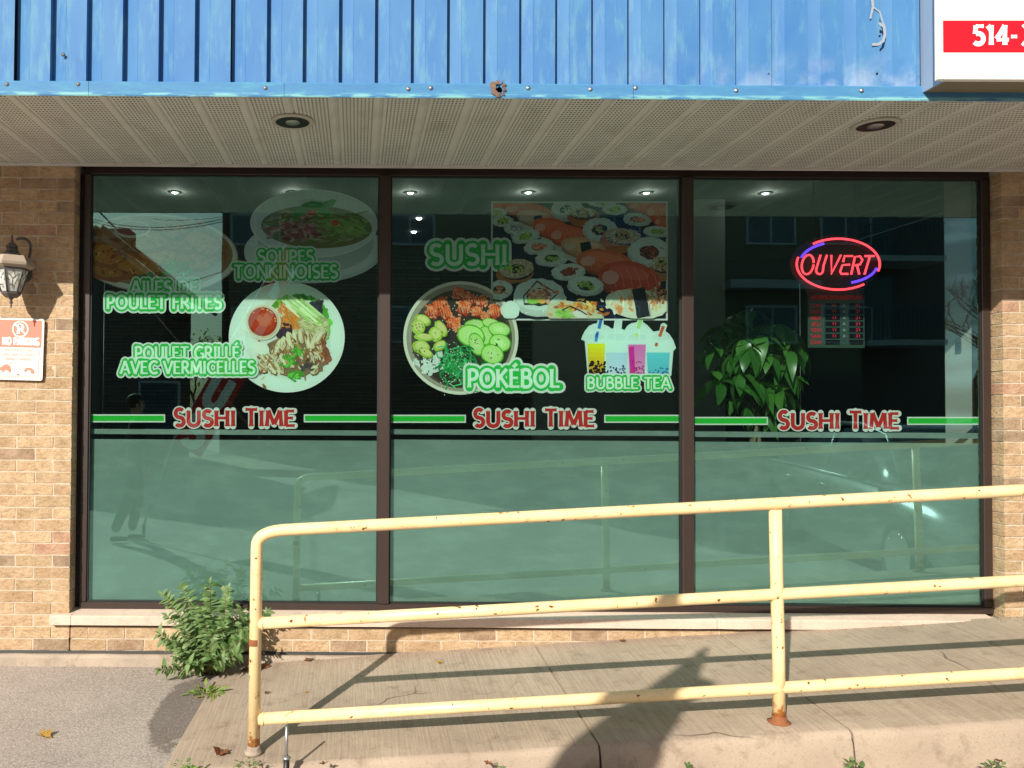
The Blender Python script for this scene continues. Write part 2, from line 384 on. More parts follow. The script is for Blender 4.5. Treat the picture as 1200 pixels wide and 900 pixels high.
class Print:
    STEP = 6.0e-6
    def __init__(s, tf, start=0.0):
        s.v = []; s.f = []; s.c = []; s.tf = tf; s.d = start; s.box = None
    def add(s, poly, col):
        if s.box: poly = clip(poly, *s.box)
        if len(poly) < 3: return
        b = len(s.v); s.d += s.STEP
        s.v += [s.tf(x, y, s.d) for x, y in poly]; s.f.append(tuple(range(b, b+len(poly)))); s.c.append(col)
    def ell(s, cx, cy, rx, ry, col, rot=0, jit=0.0, n=22, a0=0, a1=360):
        r = math.radians(rot); pts = []
        m = n if a1-a0 >= 360 else n+1
        for i in range(m):
            a = math.radians(a0+(a1-a0)*i/n); k = 1+random.uniform(-jit, jit)
            x, y = rx*k*math.cos(a), ry*k*math.sin(a)
            pts.append((cx+x*math.cos(r)-y*math.sin(r), cy+x*math.sin(r)+y*math.cos(r)))
        s.add(pts, col)
    def line(s, pts, w, col, w2=None):
        n = len(pts); L = []; R = []
        for i in range(n):
            a = pts[max(i-1,0)]; b = pts[min(i+1,n-1)]
            dx, dy = b[0]-a[0], b[1]-a[1]; l = math.hypot(dx, dy) or 1
            ww = w if w2 is None else w+(w2-w)*i/(n-1)
            if 0 < i < n-1:
                d1 = (pts[i][0]-a[0], pts[i][1]-a[1]); l1 = math.hypot(*d1) or 1
                c = (d1[0]*dx+d1[1]*dy)/(l1*l); ww = ww/max(c, .5)
            nx, ny = -dy/l*ww/2, dx/l*ww/2
            L.append((pts[i][0]+nx, pts[i][1]+ny)); R.append((pts[i][0]-nx, pts[i][1]-ny))
        s.add(L+R[::-1], col)
    def build(s, name, mat, parent=None):
        me = bpy.data.meshes.new(name); me.from_pydata(s.v, [], s.f)
        ca = me.color_attributes.new('Col', 'FLOAT_COLOR', 'CORNER'); i = 0
        for f, c in zip(s.f, s.c):
            for _ in f: ca.data[i].color = (*c, 1); i += 1
        me.materials.append(mat); return link(name, me, parent)
# flared capital alphabet: strokes as polylines, y up, height 1
A_ = lambda cx,cy,rx,ry,a0,a1,n=12: arc(cx,cy,rx,ry,a0,a1,n)
GL = {
 'A': (.80, [[(.04,0),(.40,1)],[(.40,1),(.76,0)],[(.18,.33),(.62,.33)]]),
 'B': (.66, [[(.10,0),(.10,1)],[(.10,.97)]+A_(.32,.755,.20,.215,90,-90)+[(.10,.54)],[(.10,.54)]+A_(.34,.285,.24,.255,90,-90)+[(.10,.03)]]),
 'C': (.74, [A_(.46,.5,.38,.47,48,312,18)]),
 'D': (.80, [[(.10,0),(.10,1)],[(.10,.97),(.30,.97)]+A_(.30,.5,.42,.47,90,-90)+[(.10,.03)]]),
 'E': (.60, [[(.10,0),(.10,1)],[(.10,.96),(.54,.96)],[(.10,.52),(.48,.52)],[(.10,.04),(.57,.04)]]),
 'F': (.56, [[(.10,0),(.10,1)],[(.10,.96),(.53,.96)],[(.10,.52),(.46,.52)]]),
 'G': (.80, [A_(.46,.5,.38,.47,48,330,18),[(.70,.05),(.70,.46)],[(.50,.46),(.74,.46)]]),
 'H': (.80, [[(.10,0),(.10,1)],[(.70,0),(.70,1)],[(.10,.52),(.70,.52)]]),
 'I': (.28, [[(.14,0),(.14,1)]]),
 'K': (.70, [[(.10,0),(.10,1)],[(.14,.48),(.60,1)],[(.24,.56),(.66,0)]]),
 'L': (.56, [[(.10,0),(.10,1)],[(.10,.04),(.54,.04)]]),
 'M': (.96, [[(.08,0),(.16,1)],[(.16,1),(.48,.12)],[(.48,.12),(.80,1)],[(.80,1),(.88,0)]]),
 'N': (.82, [[(.10,0),(.10,1)],[(.10,1),(.72,0)],[(.72,0),(.72,1)]]),
 'O': (.90, [A_(.45,.5,.37,.47,0,360,26)]),
 'P': (.62, [[(.10,0),(.10,1)],[(.10,.96)]+A_(.30,.70,.24,.26,90,-90)+[(.10,.44)]]),
 'R': (.68, [[(.10,0),(.10,1)],[(.10,.96)]+A_(.30,.72,.22,.24,90,-90)+[(.10,.48)],[(.28,.48),(.62,0)]]),
 'S': (.60, [A_(.30,.735,.215,.235,38,270,12)[:-1]+A_(.30,.265,.23,.235,90,-142,12)]),
 'T': (.70, [[(.35,0),(.35,1)],[(.03,.95),(.67,.95)]]),
 'U': (.80, [[(.12,1),(.12,.38)]+A_(.40,.34,.28,.31,180,360,12)+[(.68,1)]]),
 'V': (.76, [[(.03,1),(.38,0)],[(.38,0),(.73,1)]]),
 'X': (.70, [[(.04,0),(.66,1)],[(.04,1),(.66,0)]]),
 'W': (1.0, [[(.03,1),(.27,0)],[(.27,0),(.50,.8)],[(.50,.8),(.73,0)],[(.73,0),(.97,1)]]),
 'Y': (.70, [[(.03,1),(.35,.48)],[(.67,1),(.35,.48)],[(.35,.5),(.35,0)]]),
 'Z': (.64, [[(.06,.95),(.58,.95)],[(.56,.93),(.08,.06)],[(.06,.05),(.60,.05)]]),
 'J': (.42, [[(.30,1),(.30,.2)]+A_(.14,.2,.16,.17,0,-110,6)]),
 "'": (.2, [[(.1,1),(.08,.72)]]), '-': (.4, [[(.05,.42),(.35,.42)]]), ' ': (.36, []),
 '1': (.44, [[(.26,0),(.26,1)],[(.06,.80),(.26,.96)]]),
 '3': (.62, [A_(.28,.74,.21,.22,140,-80,12),A_(.28,.27,.25,.245,85,-140,12)]),
 '4': (.68, [[(.46,0),(.46,1)],[(.46,.98),(.05,.30)],[(.05,.26),(.66,.26)]]),
 '5': (.62, [[(.54,.95),(.15,.95)],[(.15,.98),(.12,.56)],A_(.27,.31,.26,.27,118,-140,14)]),
}
GL['É'] = (GL['E'][0], GL['E'][1]+[[(.22,1.10),(.42,1.30)]])
def text_width(t, sp): return sum(GL[c][0]+sp for c in t)-sp
def text(P, t, x0, x1, ybase, h, layers, sp=.06, italic=0.0, slope=0.0, flare=1.28, up=-1, big=None):
    """layers: list of (stroke weight, grow, colour) back to front; text fitted between x0 and x1; up=-1 when y runs down"""
    W = text_width(t, sp); kx = (x1-x0)/W
    for wgt, grow, col in layers:
        x = 0.0
        for ci, ch in enumerate(t):
            adv, sts = GL[ch]; hh = h*(big if (big and ch in 'ST' and (ci == 0 or t[ci-1] == ' ')) else 1.0)
            for st in sts:
                pts = [(x0+(x+px+italic*py)*kx, ybase+up*(py*hh)+slope*((x+px)*kx)) for px, py in st]
                wd = wgt*h
                if len(pts) == 2 and grow == 0 and flare > 1:
                    (ax,ay),(bx,by) = pts; m = []
                    for q in (0,.12,.5,.88,1): m.append((ax+(bx-ax)*q, ay+(by-ay)*q))
                    L=[];R=[]; dx,dy=bx-ax,by-ay; l=math.hypot(dx,dy) or 1
                    horiz = abs(dx) > abs(dy)*1.6
                    for (qx,qy), f in zip(m, (flare,1.03,.92,1.03,flare)):
                        ww = wd*f*(.72 if horiz else 1)
                        L.append((qx-dy/l*ww/2, qy+dx/l*ww/2)); R.append((qx+dy/l*ww/2, qy-dx/l*ww/2))
                    P.add(L+R[::-1], col)
                else:
                    closed = len(pts) > 3 and abs(pts[0][0]-pts[-1][0])+abs(pts[0][1]-pts[-1][1]) < 1e-6
                    seg = wd+2*grow*h
                    if closed:
                        pts = pts[:-1]; n = len(pts)
                        cx = sum(p[0] for p in pts)/n; cy = sum(p[1] for p in pts)/n
                        O=[];I=[]
                        for i,p in enumerate(pts):
                            a,b = pts[i-1],pts[(i+1)%n]; dx,dy=b[0]-a[0],b[1]-a[1]; l=math.hypot(dx,dy) or 1
                            nx,ny=-dy/l*seg/2,dx/l*seg/2
                            if (p[0]+nx-cx)**2+(p[1]+ny-cy)**2 < (p[0]-nx-cx)**2+(p[1]-ny-cy)**2: nx,ny=-nx,-ny
                            O.append((p[0]+nx,p[1]+ny)); I.append((p[0]-nx,p[1]-ny))
                        for i in range(n):
                            j=(i+1)%n; d0=P.d; P.add([O[i],O[j],I[j],I[i]], col); P.d=d0
                        P.d += P.STEP
                    else:
                        P.line(pts, seg, col)
                        if grow > 0:
                            for q in ([pts[0],pts[-1]] if len(pts)==2 else pts[::3]+[pts[-1]]):
                                P.ell(q[0], q[1], seg/2, seg/2, col, n=12)
            x += adv+sp
GLASS_Y = .095
def win_tf(Y0):
    def tf(x, y, d):
        p = at(x, y, Y0); return (p.x, p.y-d, p.z)
    return tf
def place(o):                                            # keeps the sticker's origin at its own middle
    me = o.data; c = sum((v.co for v in me.vertices), Vector())/len(me.vertices)
    me.transform(Matrix.Translation(-c)); o.location = c
    return o
WHT = (.80,.82,.80); GRN = (.03,.50,.08); GRN2 = (.05,.50,.16)
def caption(P, t, x0, x1, yb, h, sp=.05, slope=0.0):
    P_ = [(.20,.25,WHT),(.20,.125,GRN)]
    text(P, t, x0, x1, yb, h, P_, sp=sp, slope=slope); text(P, t, x0, x1, yb, h, [(.185,0,(.80,.86,.80))], sp=sp, slope=slope)
def jc(c, a=.15):
    k = 1+random.uniform(-a, a); return tuple(min(1, max(0, x*k*(1+random.uniform(-a*.3, a*.3)))) for x in c)
def decal(name, label, cat, P, caps=None, group=None):
    if caps is None:
        o = place(P.build(name, M_print)); tag(o, label, cat, group); return o
    root = P.build(name, M_print); place(root); tag(root, label, cat, group)
    c = caps.build('caption', M_flat, root)
    c.data.transform(Matrix.Translation(-root.location))
    return root
# --- fried chicken wings plate
P = Print(win_tf(.112)); P.box = (104.5, 205, 442, 500)
P.ell(183,297,96,47,(.62,.55,.50),3,n=40); P.ell(183,297,94,45.5,(.80,.78,.72),3,n=40); P.ell(183,295,90,42,(.42,.24,.13),3,n=40)
for i in range(60):
    a = random.uniform(0,6.28); r = random.random()**.5
    P.ell(183+84*r*math.cos(a), 294+36*r*math.sin(a)-4, random.uniform(3,10), random.uniform(2,5), jc((.40,.17,.07),.4), random.uniform(-40,40), .2, 12)
for cx,cy,rx,ry,ro in ((138,312,36,18,-8),(125,300,26,15,12),(190,300,30,15,10),(232,303,30,16,-12),(215,282,24,16,20),(180,284,26,13,-10),(240,286,24,14,25),(205,270,17,14,0),(165,315,30,11,5)):
    P.ell(cx,cy,rx,ry,jc((.40,.14,.05)),ro,.07,26); P.ell(cx-2,cy-2,rx*.85,ry*.75,jc((.62,.26,.07)),ro,.10,22)
    for i in range(26):
        a = random.uniform(0,6.28); r = random.random()**.5
        P.ell(cx+rx*.8*r*math.cos(a), cy+ry*.7*r*math.sin(a), random.uniform(1,4), random.uniform(.8,2.2), jc(random.choice([(.70,.34,.10),(.50,.17,.05),(.72,.45,.16),(.34,.09,.04)]),.25), random.uniform(-60,60), .3, 8)
P.ell(155,269,22,10,(.82,.80,.76)); P.ell(155,268,19,8,(.42,.12,.10))
for i in range(34): P.ell(random.uniform(192,228), random.uniform(306,322), random.uniform(2,5), random.uniform(1,2.5), jc((.10,.40,.08),.4), random.uniform(0,180), .3, 8)
for i in range(20): P.ell(random.uniform(160,190), random.uniform(322,330), random.uniform(2,5), random.uniform(1,2.5), jc((.08,.28,.06),.4), random.uniform(0,180), .3, 8)
C = Print(win_tf(.103)); caption(C, 'AILES DE', 153, 232, 344.5, 15.5); caption(C, 'POULET FRITES', 125, 260, 362, 16)
decal('food_window_sticker', 'window sticker of fried chicken wings above the caption AILES DE POULET FRITES', 'window sticker', P, C, 'food stickers on the glass')
# --- soup
P = Print(win_tf(.112)); P.box = (104.5, 205, 442.5, 500)
P.ell(368,294,82,38,(.62,.66,.66),-2,n=40); P.ell(366,292,80,36,(.72,.76,.76),-2,n=40)
P.ell(370,286,68,34,(.50,.54,.55),0,n=36); P.ell(368,262,75,40,(.80,.83,.83),1,n=44); P.ell(368,262,73,38.5,(.70,.74,.75),1,n=44)
P.ell(371,266,65,25,(.22,.20,.06),2,n=40)
for i in range(130):
    a = random.uniform(0,6.28); r = random.random()**.5; x = 371+60*r*math.cos(a); y = 266+21*r*math.sin(a)
    l = random.uniform(6,18); q = random.uniform(-.5,.5)
    P.line([(x-l/2,y-q*4),(x,y+random.uniform(-2,2)),(x+l/2,y+q*4)], random.uniform(.8,2), jc(random.choice([(.45,.45,.20),(.25,.38,.10),(.55,.50,.30),(.14,.30,.05)]),.3))
for i in range(90): P.ell(random.gauss(348,14), random.gauss(270,6), random.uniform(2,6), random.uniform(1.2,3), jc(random.choice([(.40,.10,.12),(.55,.25,.26),(.28,.05,.07),(.50,.34,.34)]),.3), random.uniform(-30,30), .3, 8)
for i in range(60): P.ell(random.uniform(375,428), random.gauss(264,7), random.uniform(3,9), random.uniform(1,2.4), jc((.30,.46,.12),.35), random.uniform(-10,40), .3, 8)
for x,y,ro in ((360,243,-20),(372,241,10),(384,240,-30),(352,248,-40),(378,246,40)): P.ell(x,y,11,5,jc((.10,.42,.08),.2),ro,.12,14)
P.ell(365,249,6,3.6,(.70,.05,.04)); P.ell(393,261,4.6,3.4,(.75,.05,.04))
C = Print(win_tf(.103)); caption(C, 'SOUPES', 302, 368, 308, 15); caption(C, 'TONKINOISES', 274, 396, 326, 15.5)
decal('food_window_sticker', 'dim window sticker of a noodle soup bowl captioned SOUPES TONKINOISES', 'window sticker', P, C, 'food stickers on the glass')
# --- grilled chicken plate
P = Print(win_tf(.111))
P.ell(336,395,68,65,(.86,.90,.86),n=60); P.ell(336,395,66.5,63.5,(.80,.86,.81),n=60); P.ell(337,396,50,48,(.74,.79,.72),n=50); P.ell(338,397,47,45,(.78,.82,.76),n=50)
ox, oy, k = 260, 320, 1/6.0
def Z(x,y): return (ox+x*k, oy+y*k)
for i in range(70):                                      # lettuce ring
    a = random.uniform(-2.4,.9); x, y = 530+215*math.cos(a), 370+215*math.sin(a)*.95
    P.ell(*Z(x,y), random.uniform(3,7), random.uniform(1.5,4), jc((.14,.42,.07),.5), math.degrees(a)+90+random.uniform(-40,40), .25, 9)
for i in range(40): P.ell(*Z(random.uniform(630,700), random.uniform(200,300)), random.uniform(2,4), random.uniform(1,3), jc((.05,.04,.06),.5), random.uniform(0,180), .3, 8)
P.ell(*Z(570,400), 31, 26, (.50,.44,.24), 0,.05,30)
for i in range(150):                                     # vermicelli
    x, y = random.uniform(430,720), random.uniform(330,460); l = random.uniform(15,50)
    P.line([Z(x,y),Z(x+l,y+random.uniform(-25,25))], .8, jc((.80,.72,.42),.25))
for i in range(120):                                     # carrot
    x, y = random.uniform(390,520), random.uniform(190,420); l = random.uniform(30,110); a = random.uniform(.9,1.6)
    P.line([Z(x,y),Z(x+l*math.cos(a),y+l*math.sin(a)*.8)], random.uniform(1,2.4), jc((.85,.28,.05),.25))
for i in range(70):                                      # cucumber sticks
    x = random.uniform(420,620); y = 150+(x-420)*.35+random.uniform(-20,70); l = random.uniform(60,170)
    P.line([Z(x,y),Z(x+l*.72,y+l*.62)], random.uniform(1,3), jc(random.choice([(.62,.78,.34),(.80,.86,.55),(.40,.62,.18),(.86,.88,.66)]),.15))
for i in range(40): P.ell(*Z(random.gauss(440,30), random.gauss(420,22)), random.uniform(2,4), random.uniform(1,3), jc((.07,.03,.06),.5), random.uniform(0,180), .3, 8)
P.ell(*Z(510,590), 40, 23, (.30,.17,.10), 4,.08,30)
for x,y,l,a in ((300,590,150,55),(340,640,160,60),(390,640,160,58),(270,660,110,40),(430,600,130,62),(480,610,120,70),(400,520,120,-70),(440,500,110,80),(480,470,120,75),(520,450,110,80),(560,440,110,85),(610,470,140,80),(660,470,150,-60),(690,450,120,-58),(630,610,70,-60),(650,680,70,-55)):
    c = jc((.78,.66,.46),.12)
    P.ell(*Z(x+4,y+6), l*k/2+.6, 5.2, (.22,.10,.05), a, .06, 18); P.ell(*Z(x,y), l*k/2, 4.4, c, a, .06, 18)
    P.ell(*Z(x-8,y-2), l*k/2*.8, 1.5, jc((.88,.80,.62),.05), a, .1, 12); P.ell(*Z(x+14,y+6), l*k/2*.7, 1.2, jc((.50,.24,.08),.2), a, .2, 10)
for i in range(26): P.ell(*Z(random.gauss(715,22), random.gauss(550,35)), random.uniform(2,5), random.uniform(1.5,4), jc((.36,.11,.06),.4), random.uniform(0,180), .3, 9)
for i in range(18): P.ell(*Z(random.gauss(600,30), random.gauss(650,22)), random.uniform(2,5), random.uniform(1,3), jc((.09,.07,.08),.4), random.uniform(0,180), .3, 9)
for i in range(210):
    x = random.uniform(250,720); y = random.gauss(570+(.0 if x > 400 else 40), 55)
    P.ell(*Z(x,y), random.uniform(1.2,4.5), random.uniform(.5,1.5), jc(random.choice([(.80,.68,.48),(.52,.26,.10),(.30,.13,.06),(.84,.76,.58),(.62,.40,.20)]),.2), random.choice((60,75,-65))+random.uniform(-18,18), .3, 7)
P.ell(*Z(275,530), 10, 7, (.84,.84,.76), 30, .12, 18)
for x,y in ((545,560),(480,620),(520,720)):
    for i in range(26): P.ell(*Z(random.gauss(x,22), random.gauss(y,18)), random.uniform(1.2,3), random.uniform(.9,2), jc((.12,.50,.06),.4), random.uniform(0,180), .35, 8)
P.ell(*Z(290,345), 21, 21, (.86,.78,.66), n=34); P.ell(*Z(290,345), 19.5, 19.5, (.74,.62,.48), n=34)
P.ell(*Z(288,343), 17, 17, (.42,.04,.02), n=34); P.ell(*Z(288,338), 15, 14, (.56,.06,.02), n=26); P.ell(*Z(302,330), 9, 8, (.68,.13,.04), 20, .1, 16)
for i in range(14):
    a = random.uniform(-3,0); P.ell(*Z(288+90*math.cos(a), 343+90*math.sin(a)), 1.1, .8, (.90,.45,.18), 0, .2, 8)
C = Print(win_tf(.103)); caption(C, 'POULET GRILLÉ', 158, 281, 421, 15); caption(C, 'AVEC VERMICELLES', 141, 299, 438, 15)
decal('food_window_sticker', 'round plate window sticker of sliced grilled chicken captioned POULET GRILLÉ AVEC VERMICELLES', 'window sticker', P, C, 'food stickers on the glass')
# --- sushi photo poster
P = Print(win_tf(.113)); ox, oy, k = 570, 230, 1/5.4545
P.add([(575.5,236),(782.5,236),(782.5,375.5),(575.5,375.5)], (.80,.83,.80)); P.d += 1e-4
P.add([(577.5,238),(780.5,238),(780.5,373.5),(577.5,373.5)], (.018,.016,.045)); P.box = (577.5,238,780.5,373.5)
for i in range(30): P.ell(*Z(random.uniform(700,1000), random.uniform(60,260)), 9, 5, jc((.02,.02,.09),.3), 0, .2, 12)
def maki(x,y,rx,ry,core,ro=0,rice=(.70,.74,.72)):
    P.ell(*Z(x+6,y+12), rx*k, ry*k, (.02,.02,.03), ro, .04, 22); P.ell(*Z(x,y), rx*k, ry*k, jc(rice,.05), ro, .05, 30)
    P.ell(*Z(x,y+ry*.16), rx*k*.97, ry*k*.86, jc(tuple(v*.80 for v in rice),.05), ro, .06, 26); P.ell(*Z(x-rx*.03,y-ry*.10), rx*k*.88, ry*k*.80, jc(rice,.04), ro, .06, 26)
    P.ell(*Z(x,y), rx*k*.46, ry*k*.46, (.03,.05,.03), ro, .12, 16)
    for i in range(70):
        a = random.uniform(0,6.28); r = .55+.45*random.random()
        P.ell(*Z(x+rx*r*math.cos(a), y+ry*r*math.sin(a)), 1.0, .6, jc((.80,.82,.78),.15), random.uniform(0,180), .2, 6)
    for i in range(26):
        P.ell(*Z(random.gauss(x,rx*.24), random.gauss(y,ry*.22)), random.uniform(1,3.2), random.uniform(.7,1.6), jc(random.choice(core),.25), random.uniform(-40,60), .3, 8)
def nigiri(x,y,l,h,a,top=(.88,.13,.04), rice=True):
    if rice: P.ell(*Z(x,y+h*.5), l*k*.45, h*k*.5, (.66,.62,.56), a, .06, 18)
    P.ell(*Z(x,y), l*k/2, h*k*.62, jc(top,.12), a, .03, 26)
    for q, (dy, sx, sy, br) in enumerate(((.30,.96,.34,.45),(.20,.95,.36,.68),(.06,.93,.40,.92),(-.10,.86,.36,1.05),(-.26,.66,.22,1.18))):
        c_ = tuple(min(.95, v*br+(.05 if q > 3 else 0)) for v in top); P.ell(*Z(x,y+h*dy), l*k/2*sx, h*k*sy, jc(c_,.05), a, .03, 22)
    P.ell(*Z(x-l*.30,y-h*.10), l*k*.13, h*k*.22, jc(tuple(min(.95,v*.7+.32) for v in top),.06), a-18, .08, 14)
    for i in range(6):
        t = -.32+i*.13; P.line([Z(x+t*l,y-h*.42+abs(t)*h*.4), Z(x+t*l+h*.16,y-h*.15), Z(x+t*l+h*.22,y+h*.22)], .45, jc((.86,.45,.26),.15))
SAL=[(.90,.26,.10),(.75,.45,.30)]; AVO=[(.36,.55,.10),(.55,.68,.22)]; TUNA=[(.45,.05,.04),(.60,.12,.08)]; MIX=SAL+AVO+[(.03,.03,.03)]
for x,y,l,h,a in ((90,70,260,70,8),(260,90,330,90,10),(1010,70,240,60,10),(1110,110,200,110,10),(1130,170,120,70,15)): nigiri(x,y,l,h,a,rice=False)
maki(520,90,110,70,[(.66,.70,.66)]); maki(740,40,90,30,AVO); maki(820,85,78,34,AVO)
P.ell(*Z(620,135),19,12,(.62,.16,.05),0,.07,22); maki(615,105,85,34,MIX+[(.5,.3,.1)],0,(.55,.33,.14))
maki(70,105,60,30,AVO); maki(105,160,70,36,AVO); maki(190,205,80,42,[(.3,.3,.42),(.6,.4,.5),(.75,.75,.78)])
nigiri(330,150,280,90,14,(.66,.42,.30)); P.line([Z(325,125),Z(340,190)], 9.5, (.03,.04,.16))
nigiri(420,210,260,110,14); nigiri(530,260,280,120,12)
maki(725,215,112,78,MIX); P.ell(*Z(840,300),23,12,(.62,.20,.07),5,.07,22); maki(870,255,115,50,MIX,6,(.62,.44,.26))
maki(960,150,90,40,SAL,8); maki(1090,228,92,36,AVO,4)
maki(250,258,92,44,AVO,-10); maki(335,325,98,48,SAL,-8); maki(415,398,104,52,AVO,-6)
nigiri(620,335,300,110,12,(.72,.40,.22)); P.line([Z(628,295),Z(645,385)], 12.5, (.015,.015,.02))
maki(1035,360,135,96,TUNA); P.ell(*Z(1110,480),14,12,(.55,.24,.10),0,.08,20); maki(1125,435,80,46,MIX,0,(.60,.36,.18))
nigiri(760,430,380,140,10,(.74,.17,.06),False); nigiri(910,540,400,200,12,(.70,.09,.05),False)
P.ell(*Z(180,490),22,13,(.50,.20,.08),-5,.08,24); maki(190,465,110,60,MIX+AVO,-8,(.62,.46,.28))
maki(520,485,108,54,TUNA,-4); maki(630,575,118,62,AVO+AVO,4)
maki(80,600,85,60,SAL,-6)
maki(335,650,168,122,[(.80,.36,.20),(.76,.46,.34),(.70,.28,.18)])
P.line([Z(235,640),Z(320,545),Z(440,620)], 1.6, (.03,.03,.03)); P.line([Z(235,640),Z(240,690),Z(380,690),Z(450,625)], 1.4, (.05,.06,.04))
P.ell(*Z(300,668),9,4,(.35,.62,.12),0,.12,14); P.ell(*Z(350,672),5,3,(.85,.52,.12),0,.12,12)
for i in range(46): P.ell(*Z(random.gauss(345,55), random.gauss(628,20)), random.uniform(1.5,4), random.uniform(1,2), jc(random.choice([(.82,.40,.26),(.88,.62,.50),(.70,.20,.12)]),.15), random.uniform(-30,30), .3, 8)
P.ell(*Z(150,730),11,11,(.76,.78,.74),0,.05,22)
P.ell(*Z(560,760),34,16,(.66,.62,.46),10,.06,26)
for i in range(90): P.ell(*Z(random.gauss(590,70), random.gauss(715,26)), random.uniform(1.5,4), random.uniform(1,2.4), jc(random.choice([(.80,.34,.08),(.62,.18,.04),(.88,.55,.20)]),.2), random.uniform(-50,50), .3, 8)
for i in range(40): P.ell(*Z(random.gauss(490,28), random.gauss(750,16)), random.uniform(1.5,4), random.uniform(1,2), jc((.36,.62,.14),.3), random.uniform(-50,50), .3, 8)
P.ell(*Z(600,755),9,5,(.80,.72,.68),8,.1,14); P.line([Z(480,730),Z(530,705),Z(600,735),Z(640,760)], 1.5, (.02,.02,.03))
P.ell(*Z(960,690),37,17.5,(.78,.72,.62),6,.04,30)
for i in range(90): P.ell(*Z(random.gauss(960,110), random.gauss(660,40)), random.uniform(1.5,5), random.uniform(1,2.6), jc(random.choice([(.86,.34,.12),(.88,.52,.30),(.86,.76,.66)]),.12), random.uniform(40,110), .3, 8)
P.line([Z(965,590),Z(975,640),Z(1000,775)], 15, (.02,.02,.03))
for i in range(12): P.line([Z(940+i*8,600+i*2),Z(955+i*8,770)], .5, (.06,.06,.09))
for i in range(60): P.ell(*Z(random.uniform(1030,1145), random.uniform(600,690)), random.uniform(1,3), random.uniform(.8,1.8), jc(random.choice([(.80,.30,.12),(.84,.60,.44),(.35,.12,.06)]),.2), random.uniform(40,110), .3, 8)
P.box = None
C = Print(win_tf(.103)); caption(C, 'SUSHI', 503, 595, 310.5, 24, .05)
decal('food_window_sticker', 'large rectangular photo sticker of assorted sushi rolls captioned SUSHI', 'window sticker', P, C, 'food stickers on the glass')
# --- poke bowl
P = Print(win_tf(.1105)); ox, oy, k = 465, 320, 1/6.0
P.ell(540,396,67.5,66.5,(.86,.82,.72),n=60); P.ell(540,396,63.8,62.8,(.42,.36,.29),n=60); P.ell(541,397,59,58,(.10,.08,.065),n=60); P.ell(543,400,55,54,(.05,.04,.035),n=50)
for i in range(34):
    P.ell(*Z(random.gauss(240,45), random.gauss(620,34)), random.uniform(3,6), random.uniform(2,4), jc((.72,.76,.74),.1), random.uniform(0,180), .2, 9)
for i in range(80): P.ell(*Z(random.gauss(240,48), random.gauss(620,34)), 1.3, .7, jc((.84,.86,.84),.12), random.uniform(0,180), .2, 6)
for x,y,s_,a in ((250,270,62,20),(310,220,66,-35),(430,140,58,10),(500,180,60,30),(590,200,58,-20),(470,250,60,25),(690,270,60,-40),(400,350,62,15),(560,270,48,5),(340,280,56,50),(620,300,40,10),(420,380,36,-20)):
    c = jc((.88,.13,.03),.12); r = math.radians(a); s1 = s_*.95
    q = [Z(x+s1*math.cos(r+math.pi/4+i*math.pi/2), y+s1*math.sin(r+math.pi/4+i*math.pi/2)) for i in range(4)]
    P.add([(p_[0]+.8,p_[1]+1.4) for p_ in q], (.22,.02,.01)); P.add(q, c)
    P.add([q[0],q[1],((q[1][0]+q[2][0])/2+1.5,(q[1][1]+q[2][1])/2+1.5),((q[0][0]+q[3][0])/2+1.5,(q[0][1]+q[3][1])/2+1.5)], jc((.52,.06,.03),.15))
    for i in range(5):
        t = -.6+i*.3; P.line([Z(x+t*s_,y-s_*.5),Z(x+t*s_+12,y+s_*.45)], .6, jc((.90,.42,.22),.1))
    for i in range(9): P.ell(*Z(x+random.uniform(-s_,s_)*.8, y+random.uniform(-s_,s_)*.8), random.uniform(1,3), random.uniform(.6,1.6), jc((.90,.34,.16),.2), a, .3, 7)
for x,y,rx,ry,a in ((180,330,60,38,20),(150,380,48,52,0),(310,390,62,36,60),(270,430,46,52,-20),(190,450,70,26,5),(170,520,62,46,10),(300,510,50,32,-30),(200,560,56,30,25)):
    P.ell(*Z(x+4,y+6), rx*k, ry*k, (.16,.24,.03), a, .05, 20); P.ell(*Z(x,y), rx*k, ry*k, jc((.46,.62,.10),.1), a, .05, 20); P.ell(*Z(x+4,y-4), rx*k*.72, ry*k*.7, jc((.80,.76,.32),.08), a, .06, 18)
for x,y,rx,ry,a in ((550,370,78,46,0),(660,350,62,32,10),(620,440,50,70,0),(720,395,80,52,10),(725,490,78,62,15),(520,440,100,78,15),(560,500,52,84,-20),(670,570,82,70,20)):
    P.ell(*Z(x+3,y+7), rx*k, ry*k, (.03,.14,.02), a, .02, 24); P.ell(*Z(x,y), rx*k, ry*k, (.16,.48,.05), a, .02, 28); P.ell(*Z(x,y), rx*k*.89, ry*k*.87, jc((.56,.80,.28),.06), a, .02, 26); P.ell(*Z(x,y), rx*k*.55, ry*k*.5, jc((.68,.86,.42),.06), a, .05, 18)
    for i in range(8):
        an = i*.8; P.ell(*Z(x+rx*.42*math.cos(an), y+ry*.4*math.sin(an)), 1.2, .5, (.44,.66,.20), math.degrees(an), .1, 6)
for i in range(170):
    x, y = random.gauss(440,68), random.gauss(660,62); a = random.uniform(0,6.28); l = random.uniform(30,90); b = random.uniform(-.9,.9)
    if (x-450)**2/150**2+(y-650)**2/140**2 > 1.25: continue
    P.line([Z(x,y),Z(x+l*.5*math.cos(a),y+l*.5*math.sin(a)),Z(x+l*math.cos(a+b),y+l*math.sin(a+b))], random.uniform(1,2.2), jc(random.choice([(.03,.34,.10),(.04,.48,.16),(.02,.20,.05),(.10,.60,.24)]),.25))
for i in range(110):
    x, y = random.choice([(470,250),(420,330),(620,290),(400,520),(450,650),(360,760),(560,190)]); x += random.gauss(0,45); y += random.gauss(0,35)
    P.ell(*Z(x,y), .9, .55, (.88,.84,.70), random.uniform(0,180), .2, 6)
